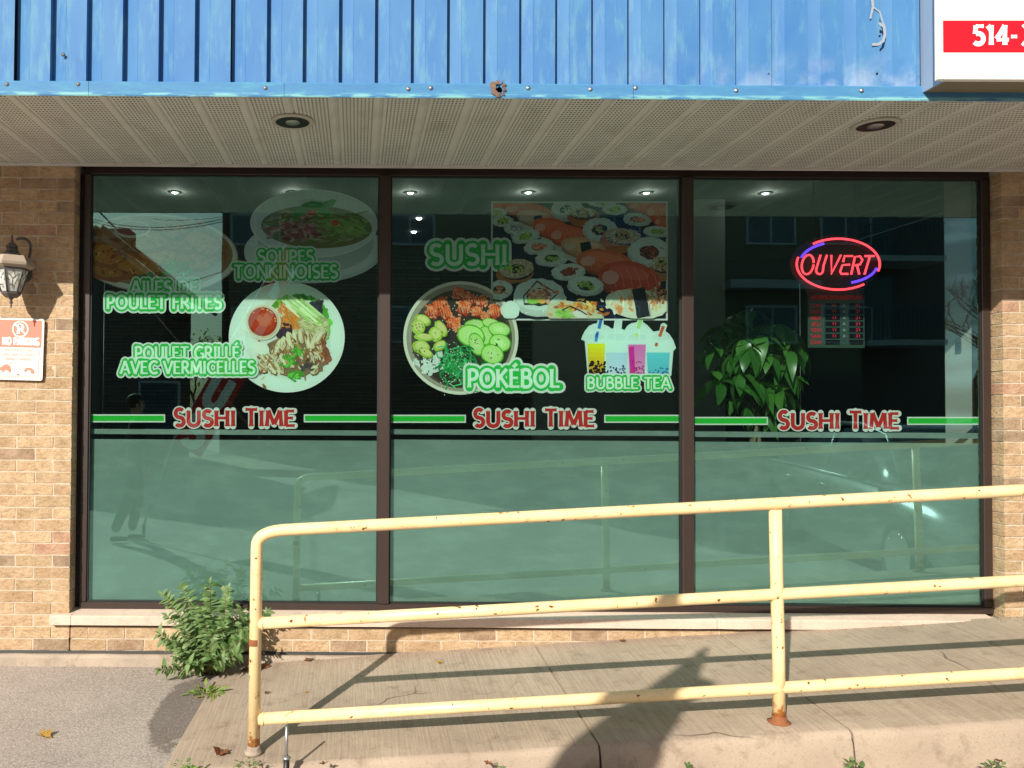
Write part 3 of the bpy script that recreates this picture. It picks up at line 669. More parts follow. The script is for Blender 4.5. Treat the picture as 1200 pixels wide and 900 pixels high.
for i in range(60):
    x, y = random.choice([(150,380),(290,430),(560,470),(700,490),(670,560),(160,550),(240,620),(370,450)]); x += random.gauss(0,22); y += random.gauss(0,20)
    P.ell(*Z(x,y), 1.0, .55, (.02,.02,.02), random.uniform(0,180), .2, 6)
C = Print(win_tf(.103)); caption(C, 'POKÉBOL', 548, 656, 454, 21.5, .05)
decal('food_window_sticker', 'round bowl window sticker with salmon, avocado and cucumber captioned POKÉBOL', 'window sticker', P, C, 'food stickers on the glass')
# --- bubble tea
P = Print(win_tf(.1105)); ox, oy, k = 670, 360, 1/8.57
W2 = (.74,.86,.82)
P.add([Z(*p) for p in [(130,340),(95,325),(105,290),(130,240),(170,190),(215,168),(255,160),(270,70),(325,62),(320,130),(320,172),(365,190),(400,215),(420,212),(432,115),(510,120),(500,215),(530,230),(560,185),(600,160),(655,150),(680,70),(728,68),(715,150),(760,180),(800,225),(820,245),(880,235),(895,170),(925,155),(960,180),(940,240),(980,270),(1020,330),(1048,410),(1020,440),(1000,690),(160,690)]], W2)
for cx,w in ((240,.14),(450,.12),(660,.13),(900,.12)): P.ell(*Z(cx,300), 11, 4, (.68,.80,.78), 0, .03, 20)
def cupf(x0,x1,y0,y1,c0,c1,n=7):
    for i in range(n):
        t = i/(n-1); yy0 = y0+(y1-y0)*i/n; yy1 = y0+(y1-y0)*(i+1)/n; s0 = 12*i/n; c = tuple(a+(b-a)*t for a,b in zip(c0,c1))
        P.add([Z(x0+s0,yy0),Z(x1-s0,yy0),Z(x1-s0-2,yy1),Z(x0+s0+2,yy1)], c)
cupf(158,335,365,670,(.90,.78,.02),(.86,.42,.03)); cupf(345,560,455,670,(.55,.70,.86),(.66,.76,.90)); cupf(565,745,375,670,(.85,.20,.55),(.84,.34,.62)); cupf(752,985,455,670,(.16,.62,.72),(.14,.56,.68))
P.add([Z(570,400),Z(625,390),Z(640,670),Z(590,670)], (.78,.03,.36))
for x0,x1,y0,y1,n,c,s_ in ((180,335,545,665,60,(.02,.015,.01),1.6),(355,555,590,665,22,(.06,.06,.16),1.3),(585,740,520,665,26,(.55,.02,.25),1.2),(770,970,605,665,22,(.06,.16,.42),1.1)):
    for i in range(n): P.ell(*Z(random.uniform(x0,x1), y1-(y1-y0)*random.random()**1.5), s_*random.uniform(.7,1.15), s_*random.uniform(.7,1.1), jc(c,.2), 0, .12, 9)
P.line([Z(305,75),Z(272,215)], 3.6, (.04,.20,.62)); P.line([Z(262,245),Z(240,345)], 3.2, (.06,.28,.72)); P.line([Z(255,262),Z(246,305)], 3.4, (.03,.12,.50))
P.line([Z(703,80),Z(668,215)], 4.0, (.50,.76,.28)); P.line([Z(654,260),Z(645,295)], 3.4, (.66,.80,.20))
P.line([Z(920,190),Z(882,295)], 3.6, (.68,.13,.05)); P.line([Z(856,358),Z(844,392)], 3.4, (.66,.14,.05))
C = Print(win_tf(.103)); caption(C, 'BUBBLE TEA', 688, 786, 455.5, 13.5, .05)
decal('food_window_sticker', 'window sticker of four bubble tea cups with straws captioned BUBBLE TEA', 'window sticker', P, C, 'food stickers on the glass')
# --- SUSHI TIME banner in each pane
WH2 = (.80,.80,.78); RD = (.60,.03,.03)
for (gx, seg, tx, yb, lab) in ((0, [(104,193.5),(356,443)], (203,347), 499.5, 'left pane'), (1, [(457.5,546),(708,798)], (554,698), 500, 'middle pane'), (2, [(812.5,900),(1063,1152.5)], (911,1055), 502.5, 'right pane')):
    y0 = (485.5, 486, 488.5)[gx]; root = empty('name_strip_sticker', at((tx[0]+tx[1])/2, y0, .109))
    for a, b in seg:
        P = Print(win_tf(.109)); P.add([(a,y0),(b,y0),(b,y0+9.5),(a,y0+9.5)], WH2); P.d += 6e-5
        P.add([(a+(1.5 if a > tx[0] else 0),y0+1.6),(b-(1.5 if b < tx[0] else 0),y0+1.6),(b-(1.5 if b < tx[0] else 0),y0+7.9),(a+(1.5 if a > tx[0] else 0),y0+7.9)], (.03,.52,.05))
        c = P.build('green_stripe', M_flat, root); c.data.transform(Matrix.Translation(-root.location))
    C = Print(win_tf(.1075)); text(C, 'SUSHI TIME', tx[0]+1, tx[1]-1, yb, 18.5, [(.25,.075,WH2)], sp=.07, big=1.12); text(C, 'SUSHI TIME', tx[0]+1, tx[1]-1, yb, 18.5, [(.255,0,RD)], sp=.07, flare=1.35, big=1.12)
    c = C.build('lettering', M_flat, root); c.data.transform(Matrix.Translation(-root.location))
    tag(root, 'red SUSHI TIME lettering between green stripes on the '+lab, 'window sticker', 'name stickers on the glass')
# ------------------------------------------------------------------ ground, ramp
def ramp_z(X, Y): return .084 + .0645*(X-.56) + .0395*Y
def ground_z(X, Y): return -.012 + (.042*Y if Y > -5 else -.21+.006*(Y+5))
bm = bmesh.new()
ys = [1.0,0,-.4,-.8,-1.2,-1.6,-2.2,-3,-4,-5,-7,-10,-16,-30,-80,-250]; xs = [-250,-80,-30,-12,-6,-3,-1.5,-.5,1,3,6,12,30,80,250]
g = [[bm.verts.new((x,y,ground_z(x,y))) for x in xs] for y in ys]
for i in range(len(ys)-1):
    for j in range(len(xs)-1): bm.faces.new((g[i][j], g[i][j+1], g[i+1][j+1], g[i+1][j]))
tag(mk('asphalt_ground', bm, M_asph), kind='structure')
# concrete ramp: slabs divided by tooled joints, rounded front nosing, front face
ramp = empty('concrete_ramp', (1.0,-.6,0)); tag(ramp, 'sloping concrete access ramp with brushed surface running along the shop window', 'ramp')
R0 = Vector((1.0,-.6,0))
def left_x(Y): return -.745 + .05*Y                       # left edge, skewed
def slab(x0, x1, first=False):
    bm = bmesh.new(); NX, NY = 10, 14; g = []
    for j in range(NY+1):
        row = []
        Y = .0 - 1.21*j/NY
        a = left_x(Y) if first else x0
        for i in range(NX+1):
            X = a+(x1-a)*i/NX; z = ramp_z(X, Y)
            z += .0035*noise.noise(Vector((X*2.1, Y*3.3, .3)))
            if first and i == 0: z = max(ground_z(X,Y)+.001, z-.03)
            row.append(bm.verts.new((X, Y, z)))
        g.append(row)
    # nosing and front face
    for k, (dy, dz) in enumerate(((.014,-.004),(.026,-.015),(.032,-.032),(.038,-.09),(.045,-.40))):
        row = []
        for i in range(NX+1):
            v = g[NY][i].co; w_ = .010*noise.noise(Vector((v.x*4, k*1.7, 9)))
            row.append(bm.verts.new((v.x, v.y-dy+w_, v.z+dz+.006*noise.noise(Vector((v.x*7,k,2))))))
        g.append(row)
    for j in range(len(g)-1):
        for i in range(NX): bm.faces.new((g[j][i], g[j][i+1], g[j+1][i+1], g[j+1][i])).smooth = True
    # skirts into the joints
    for col_, s in ((0,1),(NX,-1)):
        hi = [bm.verts.new(r[col_].co) for r in g]; low = [bm.verts.new((r[col_].co.x+.001*s*0, r[col_].co.y, r[col_].co.z-(.03 if not (first and col_==0) else .2))) for r in g]
        for j in range(len(g)-1): bm.faces.new((hi[j], hi[j+1], low[j+1], low[j]))
    bm.transform(Matrix.Translation(-R0)); return mk('slab', bm, [M_ramp], ramp)
js = [-.74, 1.02, 2.07, 3.33, 4.5, 5.7, 6.9]
for i in range(6): slab(js[i]+(.005 if i else 0), js[i+1]-.005, i == 0)
bm = bmesh.new(); vs = []
for X in (-.70, 6.9):
    for Y, dz in ((0,-.012),(-1.2,-.012),(-1.2,-.5),(0,-.5)): vs.append(bm.verts.new((X, Y, ramp_z(X,Y)+dz)))
for f in ((0,1,2,3),(7,6,5,4),(0,4,5,1),(1,5,6,2),(2,6,7,3),(3,7,4,0)): bm.faces.new([vs[i] for i in f])
bm.transform(Matrix.Translation(-R0)); mk('slab_bed', bm, M_kerb, ramp)
# ------------------------------------------------------------------ walls
ROW = .0675; BH = .0595; BL = .203; PIT = .211
WALL_L = at(84.5, 450, 0).x; WALL_R = at(1175.5, 450, 0).x; SOFZ = at(440, 194, 0).z
def brick_mesh(l, seed, mat, d=.09):
    rs = random.Random(seed); bm = bmesh.new()
    box(bm, -l/2, l/2, 0, d, -BH/2, BH/2)
    bmesh.ops.subdivide_edges(bm, edges=[e for e in bm.edges if abs((e.verts[0].co-e.verts[1].co).x) > l*.5], cuts=2)
    for v in bm.verts:
        v.co.x += rs.uniform(-.0016,.0016); v.co.z += rs.uniform(-.0014,.0014)
        if v.co.y < .01: v.co.y += rs.uniform(-.0012,.0028)
    bmesh.ops.recalc_face_normals(bm, faces=bm.faces)
    me = bpy.data.meshes.new('brick'); bm.to_mesh(me); bm.free(); me.materials.append(mat); return me
FULL = [brick_mesh(BL, i, M_brick) for i in range(5)]; HALF = [brick_mesh(.0975, 20+i, M_brick) for i in range(3)]
CUTS = {}
Z0 = at(100, 762.5, 0).z
def brick_wall(name, label, x0, x1, z0, z1, anchor, parts_rng, top=None):
    root = empty(name, ((x0+x1)/2, 0, z0)); tag(root, label, 'brick wall', 'brick walls of the shop front')
    c = root.location.copy()
    o = obox('mortar_backing', x0-c.x+.004, x1-c.x-.004, .0035, .20, 0, z1-z0, M_mortar, root)
    far = bmesh.new(); n = int((z1-z0)/ROW+.5); cnt = 0
    for r in range(n):
        zc = z0+ROW*r+ROW/2
        if zc+BH/2 > z1+.02: break
        # walk from the anchor edge
        d = 1 if anchor == 'l' else -1; x = x0 if d == 1 else x1; ln = abs(x1-x0); pos = 0.0; k = 0
        while pos < ln-.02:
            l = BL
            if k == 0 and r % 2 == 1: l = .0975
            if pos+l > ln: l = ln-pos
            xc = x+d*(pos+l/2); pos += l+.008; k += 1
            if l < .03: continue
            if top and zc-BH/2 < top(xc)-.062: continue
            if parts_rng[0] <= xc <= parts_rng[1]:
                if abs(l-BL) < 1e-6: me = random.choice(FULL)
                elif abs(l-.0975) < 1e-6: me = random.choice(HALF)
                else:
                    key = round(l,3)
                    if key not in CUTS: CUTS[key] = brick_mesh(l, 77, M_brick)
                    me = CUTS[key]
                b = link('brick', me, root); b.location = (xc-c.x, random.uniform(-.0012,.0012), zc-c.z); cnt += 1
            else:
                box(far, xc-l/2-c.x, xc+l/2-c.x, random.uniform(-.001,.001), .09, zc-BH/2-c.z, zc+BH/2-c.z)
    if len(far.verts): tag(mk('brick_field', far, M_brickf, root), kind='stuff')
    else: far.free()
    return root, cnt
wl, n1 = brick_wall('brick_wall', 'tan brick pier left of the shop window with wall lantern and parking sign', -6.5, WALL_L, Z0, SOFZ+.02, 'r', (-2.45, 9))
wr, n2 = brick_wall('brick_wall', 'narrow tan brick pier right of the shop window rising from the ramp', WALL_R, 6.5, Z0, SOFZ+.02, 'l', (-9, 4.45), lambda x: ramp_z(x,0))
ZS = at(150, 735, 0).z
wk, n3 = brick_wall('brick_wall', 'low courses of tan brick under the concrete window sill', WALL_L+.008, WALL_R-.008, Z0, ZS, 'l', (-9,9), lambda x: ramp_z(x,0))
print('bricks', n1, n2, n3)
# footing strip under the bricks
bm = bmesh.new(); N = 60
for i in range(N):
    xa = -6.5+ (6.5+.7)*i/N; xb = -6.5+(7.2)*(i+1)/N
zf0 = Z0-.012; pr = []
for i in range(N+1):
    X = -6.5+7.25*i/N; q = .008*noise.noise(Vector((X*6,0,0)))
    pr.append([bm.verts.new(p) for p in ((X,.05,zf0), (X,-.022+q,zf0-.003+q*.5), (X,-.034+q,zf0-.02), (X,-.045+q*2,-.16))])
for i in range(N):
    for j in range(3): bm.faces.new((pr[i][j], pr[i+1][j], pr[i+1][j+1], pr[i][j+1])).smooth = (j == 1)
o = mk('concrete_footing', bm, M_foot); tag(o, 'rough concrete footing strip below the bricks along the asphalt', 'footing')
# shade of the gap between brick and footing, put in as a black strip
bm = bmesh.new()
pr = []
for i in range(81):
    X = -6.5+7.4*i/80; q = .004*noise.noise(Vector((X*11,3,0))); pr.append([bm.verts.new((X,-.006,Z0+.002+q)), bm.verts.new((X,-.010,Z0-.011+q*.4))])
for i in range(80): bm.faces.new((pr[i][0], pr[i+1][0], pr[i+1][1], pr[i][1]))
mk('gap_shade_strip', bm, M_gasket, o); 
# ------------------------------------------------------------------ sill
sx0, sx1 = at(58, 728, -.03).x, at(1172, 715, -.03).x
sill = empty('window_sill', ((sx0+sx1)/2, 0, .24)); tag(sill, 'pale concrete sill running under the three window panes', 'window sill')
zt0, zt1 = at(400, 723.5, -.035).z, at(400, 714, .09).z; zb = at(400, 734.5, -.035).z
cuts = [sx0, at(83,728,-.03).x, at(840,728,-.03).x, sx1]
for a, b in zip(cuts, cuts[1:]):
    bm = bmesh.new(); N = max(2, int((b-a)/.12)); pr = []
    for i in range(N+1):
        X = a+.0015+(b-a-.003)*i/N; q = .0016*noise.noise(Vector((X*9,1,0)))
        pr.append([bm.verts.new((X-sill.location.x, y, z-sill.location.z)) for y, z in ((.14,zt1+.004),(-.028,zt0+q),(-.035,zt0-.006+q),(-.035+q,zb+q),(.10,zb+q))])
    for i in range(N):
        for j in range(4): bm.faces.new((pr[i][j], pr[i+1][j], pr[i+1][j+1], pr[i][j+1]))
    bm.faces.new(pr[0]); bm.faces.new(pr[-1][::-1])
    mk('sill_stone', bm, M_sill, sill)
# lower strip of bricks' left reveal is given by the pier itself; reveal linings
# ------------------------------------------------------------------ window
FY = .085
xl0, xl1 = at(94.5,600,FY).x, at(102.5,600,FY).x; xr0, xr1 = at(1152.5,600,FY).x, WALL_R-.004
zb0, zb1 = zt1-.002, at(400,707,FY).z; zt_0 = at(440,205.5,FY).z; ztop = SOFZ+.06
m1 = (at(443.5,450,FY).x, at(457,450,FY).x); m2 = (at(798.5,450,FY).x, at(812,450,FY).x)
win = empty('shop_window', ((xl0+xr1)/2, FY, zb0)); tag(win, 'wide shop window of three tinted panes in a dark bronze frame', 'window')
WL = win.location.copy()
def wpart(name, x0,x1,y0,y1,z0,z1, mat, bev=.003, par=None):
    return obox(name, x0-WL.x, x1-WL.x, y0-WL.y, y1-WL.y, z0-WL.z, z1-WL.z, mat, par or win, bev)
fr = wpart('bottom_rail', xl0, xr1, FY-.012, FY+.07, zb0, zb1, M_brown)
wpart('top_rail', xl0, xr1, FY, FY+.07, zt_0, ztop, M_brown)
for a, b in ((xl0, xl1),(xr0,xr1)): wpart('jamb', a, b, FY-.006, FY+.068, zb1+.001, zt_0-.001, M_brown)
for a, b in (m1, m2): wpart('mullion', a, b, FY-.02, FY+.066, zb1+.001, zt_0-.001, M_brown, .004)
for a, b in ((xl1,m1[0]),(m1[1],m2[0]),(m2[1],xr0)):
    bm = bmesh.new()
    for (x0,x1,z0,z1) in ((a,b,zb1,zb1+.009),(a,b,zt_0-.009,zt_0),(a,a+.008,zb1+.009,zt_0-.009),(b-.008,b,zb1+.009,zt_0-.009)):
        box(bm, x0-WL.x+.0005, x1-WL.x-.0005, FY+.003-WL.y, FY+.024-WL.y, z0-WL.z+.0005, z1-WL.z-.0005)
    mk('gasket', bm, M_gasket, win)
    bm = bmesh.new(); q = .0
    vs = [bm.verts.new((x-WL.x, GLASS_Y-WL.y, z-WL.z)) for x, z in ((a-.002,zb1-.002),(b+.002,zb1-.002),(b+.002,zt_0+.002),(a-.002,zt_0+.002))]
    bm.faces.new(vs); mk('pane', bm, M_glass, win)
wpart('reveal_shade_strip', WALL_L-.02, xl0-.001, FY+.02, FY+.06, zb0, zt_0, M_gasket, 0)  # black box standing in for the shade of the left reveal
# reveals: wall thickness seen at the sides of the opening
M_reveal = M_brickf
# frosted film
for i, (a, b, y0, y1, yb, lab) in enumerate(((104.5,442.5,502.5,510.5,514.5,'left pane behind the shrub'),(458,797.5,503,511,515,'middle pane'),(812.5,1152,505.5,514,517.5,'right pane behind the second railing post'))):
    FYY = .118
    root = empty('frosted_film', at((a+b)/2, 610, FYY)); tag(root, 'frosted privacy film on the lower half of the '+lab, 'privacy film', 'frosted films on the glass')
    for nm, ya, yc in (('narrow_band', y0, y1), ('main_sheet', yb, 708)):
        bm = bmesh.new(); p0 = at(a, ya, FYY); p1 = at(b, yc, FYY)
        bm.faces.new([bm.verts.new(Vector(p)-root.location) for p in ((p0.x,FYY,p0.z),(p1.x,FYY,p0.z),(p1.x,FYY,p1.z),(p0.x,FYY,p1.z))])
        mk(nm, bm, M_film, root)
# ------------------------------------------------------------------ soffit
SF_Y = -1.040; zfr = at(418, 113.5, SF_Y).z; zbk = SOFZ; PW = .2068
sof = empty('soffit', (.8, -.5, zfr)); tag(sof, 'beige perforated soffit panels under the blue fascia', 'soffit')
SL = sof.location.copy(); ln = .02-SF_Y
def soffit_panel():
    bm = bmesh.new(); w2 = PW/2-.0006
    prof = [(-w2,.012),(-w2,.0),(-w2+.006,.0),(-w2+.009,.007),(-w2+.0135,.007),(-w2+.0165,0),(w2,0),(w2,.012)]
    a = [bm.verts.new((x,-ln/2,z)) for x,z in prof]; b = [bm.verts.new((x,ln/2,z)) for x,z in prof]
    for i in range(len(prof)-1): bm.faces.new((a[i],b[i],b[i+1],a[i+1]))
    me = bpy.data.meshes.new('panel'); bmesh.ops.recalc_face_normals(bm, faces=bm.faces); bm.to_mesh(me); bm.free(); me.materials.append(M_soffit); return me
sp_me = soffit_panel(); xs0 = at(483, 194, 0).x+PW/2-.004
slope = math.atan2(zbk-zfr, ln)
for i in range(-26, 22):
    o = link('panel', sp_me, sof); o.location = (xs0+i*PW-SL.x, (SF_Y+.02)/2-SL.y, (zfr+zbk)/2-SL.z); o.rotation_euler = (slope,0,0)
o = obox('trim_channel', -7.0, 5.6, -SL.y-.012, -SL.y+.004, zbk-SL.z-.014, zbk-SL.z-.001, M_soffit, sof)
o = obox('ceiling_backing', -7.0, 5.6, SF_Y-SL.y+.01, .3-SL.y, .03, .05, M_gasket, sof)
M_ringm = simple('beige_trim_ring', (.50,.48,.42), .5)
# recessed soffit downlights
for (px, lab) in ((343,'left of the red sushi poster above the soup sticker'),(1026,'above the neon sign in the right pane')):
    p = at(px, 140 if px < 500 else 142, -.73); r_ = .104
    root = empty('soffit_downlight', (p.x, p.y, zfr+(zbk-zfr)*(p.y-SF_Y)/ln-.004)); tag(root, 'recessed round downlight in the soffit '+('above the soup sticker' if px < 500 else 'above the neon OUVERT sign'), 'downlight', 'soffit downlights')
    bm = bmesh.new(); lathe(bm, [(r_,.004),(r_,-.004),(r_*.93,-.009),(r_*.80,-.007),(r_*.78,.0)], seg=28); mk('trim_ring', bm, M_ringm, root)
    bm = bmesh.new(); lathe(bm, [(r_*.785,-.006),(r_*.60,-.002),(r_*.45,.0005)], seg=28); mk('baffle', bm, M_black, root)
    bm = bmesh.new(); lathe(bm, [(0,.0002-.012),(r_*.3,-.010),(r_*.42,.0)], seg=20); mk('bulb', bm, M_grey, root)
# ------------------------------------------------------------------ blue corrugated fascia
FXY = -1.03; PER = 42.6/263.6
fas = empty('corrugated_fascia', (.8, FXY, 2.95)); tag(fas, 'blue corrugated metal fascia along the top of the shop front', 'fascia')
FL = fas.location.copy(); zlo = at(418, 97.5, FXY).z; zhi = zlo+1.25
x_edge0 = at(16.8, 60, FXY).x                              # right edge of a raised flat
def sheet(i0, n):
    bm = bmesh.new(); prof = []
    for i in range(i0, i0+n):
        e = x_edge0+i*PER
        prof += [(e+.0007,FXY+.030),(e+.014,FXY+.029),(e+.064,FXY+.010),(e+.067,FXY+.0105),(e+PER-.0007,FXY)]
    prof = [(x+.0001*j,y) for j,(x,y) in enumerate(prof)] if False else prof
    rows = []
    for z in (zlo-.01, zlo+.4, zlo+.8, zhi):
        rows.append([bm.verts.new((x-FL.x, y-FL.y+.0015*noise.noise(Vector((x*1.7,z*2,0))), z-FL.z)) for x,y in prof])
    for a, b in zip(rows, rows[1:]):
        for j in range(len(prof)-1): bm.faces.new((a[j],a[j+1],b[j+1],b[j]))
    me = bpy.data.meshes.new('metal_sheet'); bm.to_mesh(me); bm.free(); me.materials.append(M_blue); return link('metal_sheet', me, fas)
for i in range(-24, 30, 6): sheet(i, 6)
obox('backing_board', -7.0, 5.6, .034, .06, zlo-.02-FL.z, zhi-FL.z, M_gasket, fas)
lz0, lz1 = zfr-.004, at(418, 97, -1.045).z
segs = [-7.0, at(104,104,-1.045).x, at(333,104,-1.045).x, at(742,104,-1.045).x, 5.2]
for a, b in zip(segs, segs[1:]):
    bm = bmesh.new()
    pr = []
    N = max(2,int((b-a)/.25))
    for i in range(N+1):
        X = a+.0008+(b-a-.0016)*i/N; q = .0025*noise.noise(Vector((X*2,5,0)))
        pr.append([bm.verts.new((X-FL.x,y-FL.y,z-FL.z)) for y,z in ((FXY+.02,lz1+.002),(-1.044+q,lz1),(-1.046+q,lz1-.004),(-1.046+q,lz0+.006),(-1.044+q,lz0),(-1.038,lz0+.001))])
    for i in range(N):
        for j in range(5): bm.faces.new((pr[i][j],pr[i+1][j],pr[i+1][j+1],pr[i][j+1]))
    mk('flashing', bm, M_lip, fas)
for px, py in ((8,98.5),(91.5,98.5),(311,103),(478.5,104),(505,103),(619,103),(692,104.5),(745,103),(863,106),(1010,106)):
    p = at(px, py, -1.048); bm = bmesh.new(); lathe(bm, [(0,-.004),(.0045,-.003),(.007,0),(.010,.0005)], seg=10, axis='Y'); bm.transform(Matrix.Translation((p.x-FL.x, p.y-FL.y, p.z-FL.z))); mk('screw', bm, M_grey, fas)
# torn rusty hole at the lip
p = at(584, 104, -1.050)
bm = bmesh.new(); N = 22; rnd = random.Random(4); O=[];I=[]
for i in range(N):
    a = 2*math.pi*i/N; ro = .040*(1+rnd.uniform(-.22,.22)); ri = .018*(1+rnd.uniform(-.35,.35))
    O.append(bm.verts.new((ro*math.cos(a), rnd.uniform(-.004,0), ro*.85*math.sin(a)))); I.append(bm.verts.new((ri*math.cos(a)+.004, rnd.uniform(-.010,-.004), ri*1.3*math.sin(a))))
for i in range(N): bm.faces.new((O[i],O[(i+1)%N],I[(i+1)%N],I[i]))
bm.transform(Matrix.Translation((p.x-FL.x,p.y-FL.y,p.z-FL.z))); mk('rusted_tear', bm, M_torn, fas)
bm = bmesh.new(); lathe(bm, [(0,0),(.013,.0)], seg=12, axis='Y'); bm.transform(Matrix.Translation((p.x+.004-FL.x,p.y+.001-FL.y,p.z-.004-FL.z))); mk('hole', bm, M_white, fas)
# small punctures
for px, py, r in ((74,64,.006),(1031,42,.0035),(1028,86,.0035),(901,86,.002)):
    p = at(px, py, FXY-.0025); bm = bmesh.new(); lathe(bm, [(0,0),(r,0),(r*1.5,.001)], seg=10, axis='Y'); bm.transform(Matrix.Translation((p.x-FL.x,p.y-FL.y,p.z-FL.z))); mk('puncture', bm, M_black, fas)
# sealant smear near the sign
P = Print(lambda x,y,d: (lambda q: (q.x-FL.x, q.y-d-FL.y, q.z-FL.z))(at(x,y,FXY-.003)))
GR = (.30,.34,.40)
P.line([(1022,-6),(1023,8),(1020,22)],4,GR,2); P.line([(1023,8),(1031,14),(1034,24),(1037,32)],1.6,GR); P.line([(1030,27),(1036,31),(1037,40),(1035,48),(1029,52),(1022,52)],3.2,GR)
P.build('sealant_smear', M_flat, fas)
# fascia top cap and wall above out of frame
obox('cap_flashing', -7.0, 5.6, -.012, .35, zhi-FL.z+.001, zhi-FL.z+.03, M_lip, fas)
up = obox('upper_wall', -7, 6.9, .02, .3, SOFZ+.1, zhi-.02, M_mortar); tag(up, kind='structure')
# ------------------------------------------------------------------ sign cabinet
BX0 = at(1078,100,-1.03).x; BXF = at(1099,60,-1.19).x; BZ = at(1103,93.5,-1.19).z; sgn = empty('sign_cabinet', (BXF+1.0,-1.19,BZ)); tag(sgn, 'white sign cabinet with a red band and white phone number at top right', 'sign')
GL_ = sgn.location.copy()
def spart(n,x0,x1,y0,y1,z0,z1,m,bev=0): return obox(n,x0-GL_.x,x1-GL_.x,y0-GL_.y,y1-GL_.y,z0-GL_.z,z1-GL_.z,m,sgn,bev)
XE, ZE = BXF+2.6, BZ+1.0
spart('cabinet_side', BX0, BX0+.01, -1.170, -1.035, BZ, ZE, M_boxside)
spart('cabinet_underside', BX0+.012, XE, -1.165, -1.035, BZ+.001, BZ+.008, M_under)
spart('cabinet_body', BX0+.012, XE, -1.165, -1.035, BZ+.010, ZE, M_boxside)
f_ = .021
spart('face_panel', BXF+f_, XE-f_, -1.186, -1.170, BZ+f_, ZE-f_, M_white)
for a in ((BXF,BXF+f_,BZ,ZE),(XE-f_,XE,BZ,ZE),(BXF+f_+.001,XE-f_-.001,BZ,BZ+f_),(BXF+f_+.001,XE-f_-.001,ZE-f_,ZE)):
    spart('retainer', a[0],a[1],-1.196,-1.168,a[2],a[3],M_white,.003)
SY = -1.187
P = Print(lambda x,y,d: (lambda q: (q.x-GL_.x, q.y-d-GL_.y, q.z-GL_.z))(at(x,y,SY)))
P.add([(1103.5,24),(1500,24),(1500,61.5),(1103.5,61.5)], (.62,.012,.025)); P.d += 3e-4
text(P, '514-', 1140, 1193, 52.5, 23, [(.24,0,(.85,.83,.80))], sp=.04, flare=1.15)
P.d += 1e-4; text(P, '3', 1196, 1211, 52.5, 23, [(.24,0,(.85,.83,.80))], sp=.04, flare=1.15)
P.build('phone_number', M_flat, sgn)
# ------------------------------------------------------------------ railing
RY = -1.115; rr = .0262
rail = empty('handrail', at(297,878,RY)); tag(rail, 'cream yellow pipe railing with rust spots along the ramp edge', 'railing'); RL = rail.location.copy()
def rp(px, py): return at(px, py, RY)-RL
def rend(a, b, X):                                        # extend line a-b to world X
    t = (X-RL.x-a.x)/(b.x-a.x); return a+(b-a)*t
tl, tr = rp(316,622), rp(1198,574.5); te = rend(tl, tr, 6.2)
pb = rp(297.3,879); ptop = rp(301,640)
bm = bmesh.new(); cpts = [pb+Vector((0,0,-.01)), ptop]
c0 = ptop; c1 = Vector((ptop.x+.0, RY-RL.y, tl.z)); end = tl+(tr-tl)*.025
for i in range(1,8):
    t = i/8; cpts.append(c0*(1-t)**2 + Vector((ptop.x,0,tl.z-.001))*2*t*(1-t) + end*t*t)
cpts += [end, tl+(tr-tl)*.3, tl+(tr-tl)*.6, tr, te]
tube(bm, cpts, rr, 18); mk('top_rail', bm, M_yellow, rail)
for a, b in (((303,730.5),(1199,680.5)),((303,842.5),(1199,789))):
    a, b = rp(*a), rp(*b); e = rend(a, b, 6.2); bm = bmesh.new(); tube(bm, [a, a+(b-a)*.33, a+(b-a)*.66, b, e], rr*.97, 16); mk('lower_rail', bm, M_yellow, rail)
for j,(pt, pbm) in enumerate((((908.5,597),(913,842)),((1524,560),(1535,800)),)):
    a = rp(*pt); b = rp(*pbm); b.z = ramp_z(b.x+RL.x, RY)-RL.z; bm = bmesh.new(); tube(bm, [b, b+(a-b)*.35+Vector((.003,0,0)), b+(a-b)*.7, a], rr*.99, 16); po = mk('post', bm, M_yellow, rail)
    bm = bmesh.new(); rnd = random.Random(j); lathe(bm, [(.044,-.006),(.046,.004),(.030,.008),(.0275,.03)], (b.x,b.y,b.z), 16)
    for v in bm.verts: v.co.x += rnd.uniform(-.003,.003); v.co.y += rnd.uniform(-.003,.003)
    mk('foot_flange', bm, M_rust if j else M_rust, rail)
bm = bmesh.new(); lathe(bm, [(.040,-.006),(.043,.006),(.030,.014),(.0275,.03)], pb+Vector((0,0,-.008)), 16)
for v in bm.verts: v.co.x += random.uniform(-.004,.004); v.co.z += random.uniform(-.002,.002)
mk('foot_flange', bm, M_foot, rail)
p = rp(298.8,752); bm = bmesh.new(); lathe(bm, [(rr+.0006,-.014),(rr+.001,-.012),(rr+.001,.012),(rr+.0006,.014)], p, 18); mk('rust_band', bm, M_rust, rail)
# weld beads
for (px,py) in ((303,730.5),(303.5,842.5)):
    p = rp(px,py); bm = bmesh.new(); tube(bm, [p+Vector((.018,math.cos(a)*rr,math.sin(a)*rr)) for a in [i*math.pi/6 for i in range(12)]], .004, 6, closed=True); mk('weld', bm, M_yellow, rail)
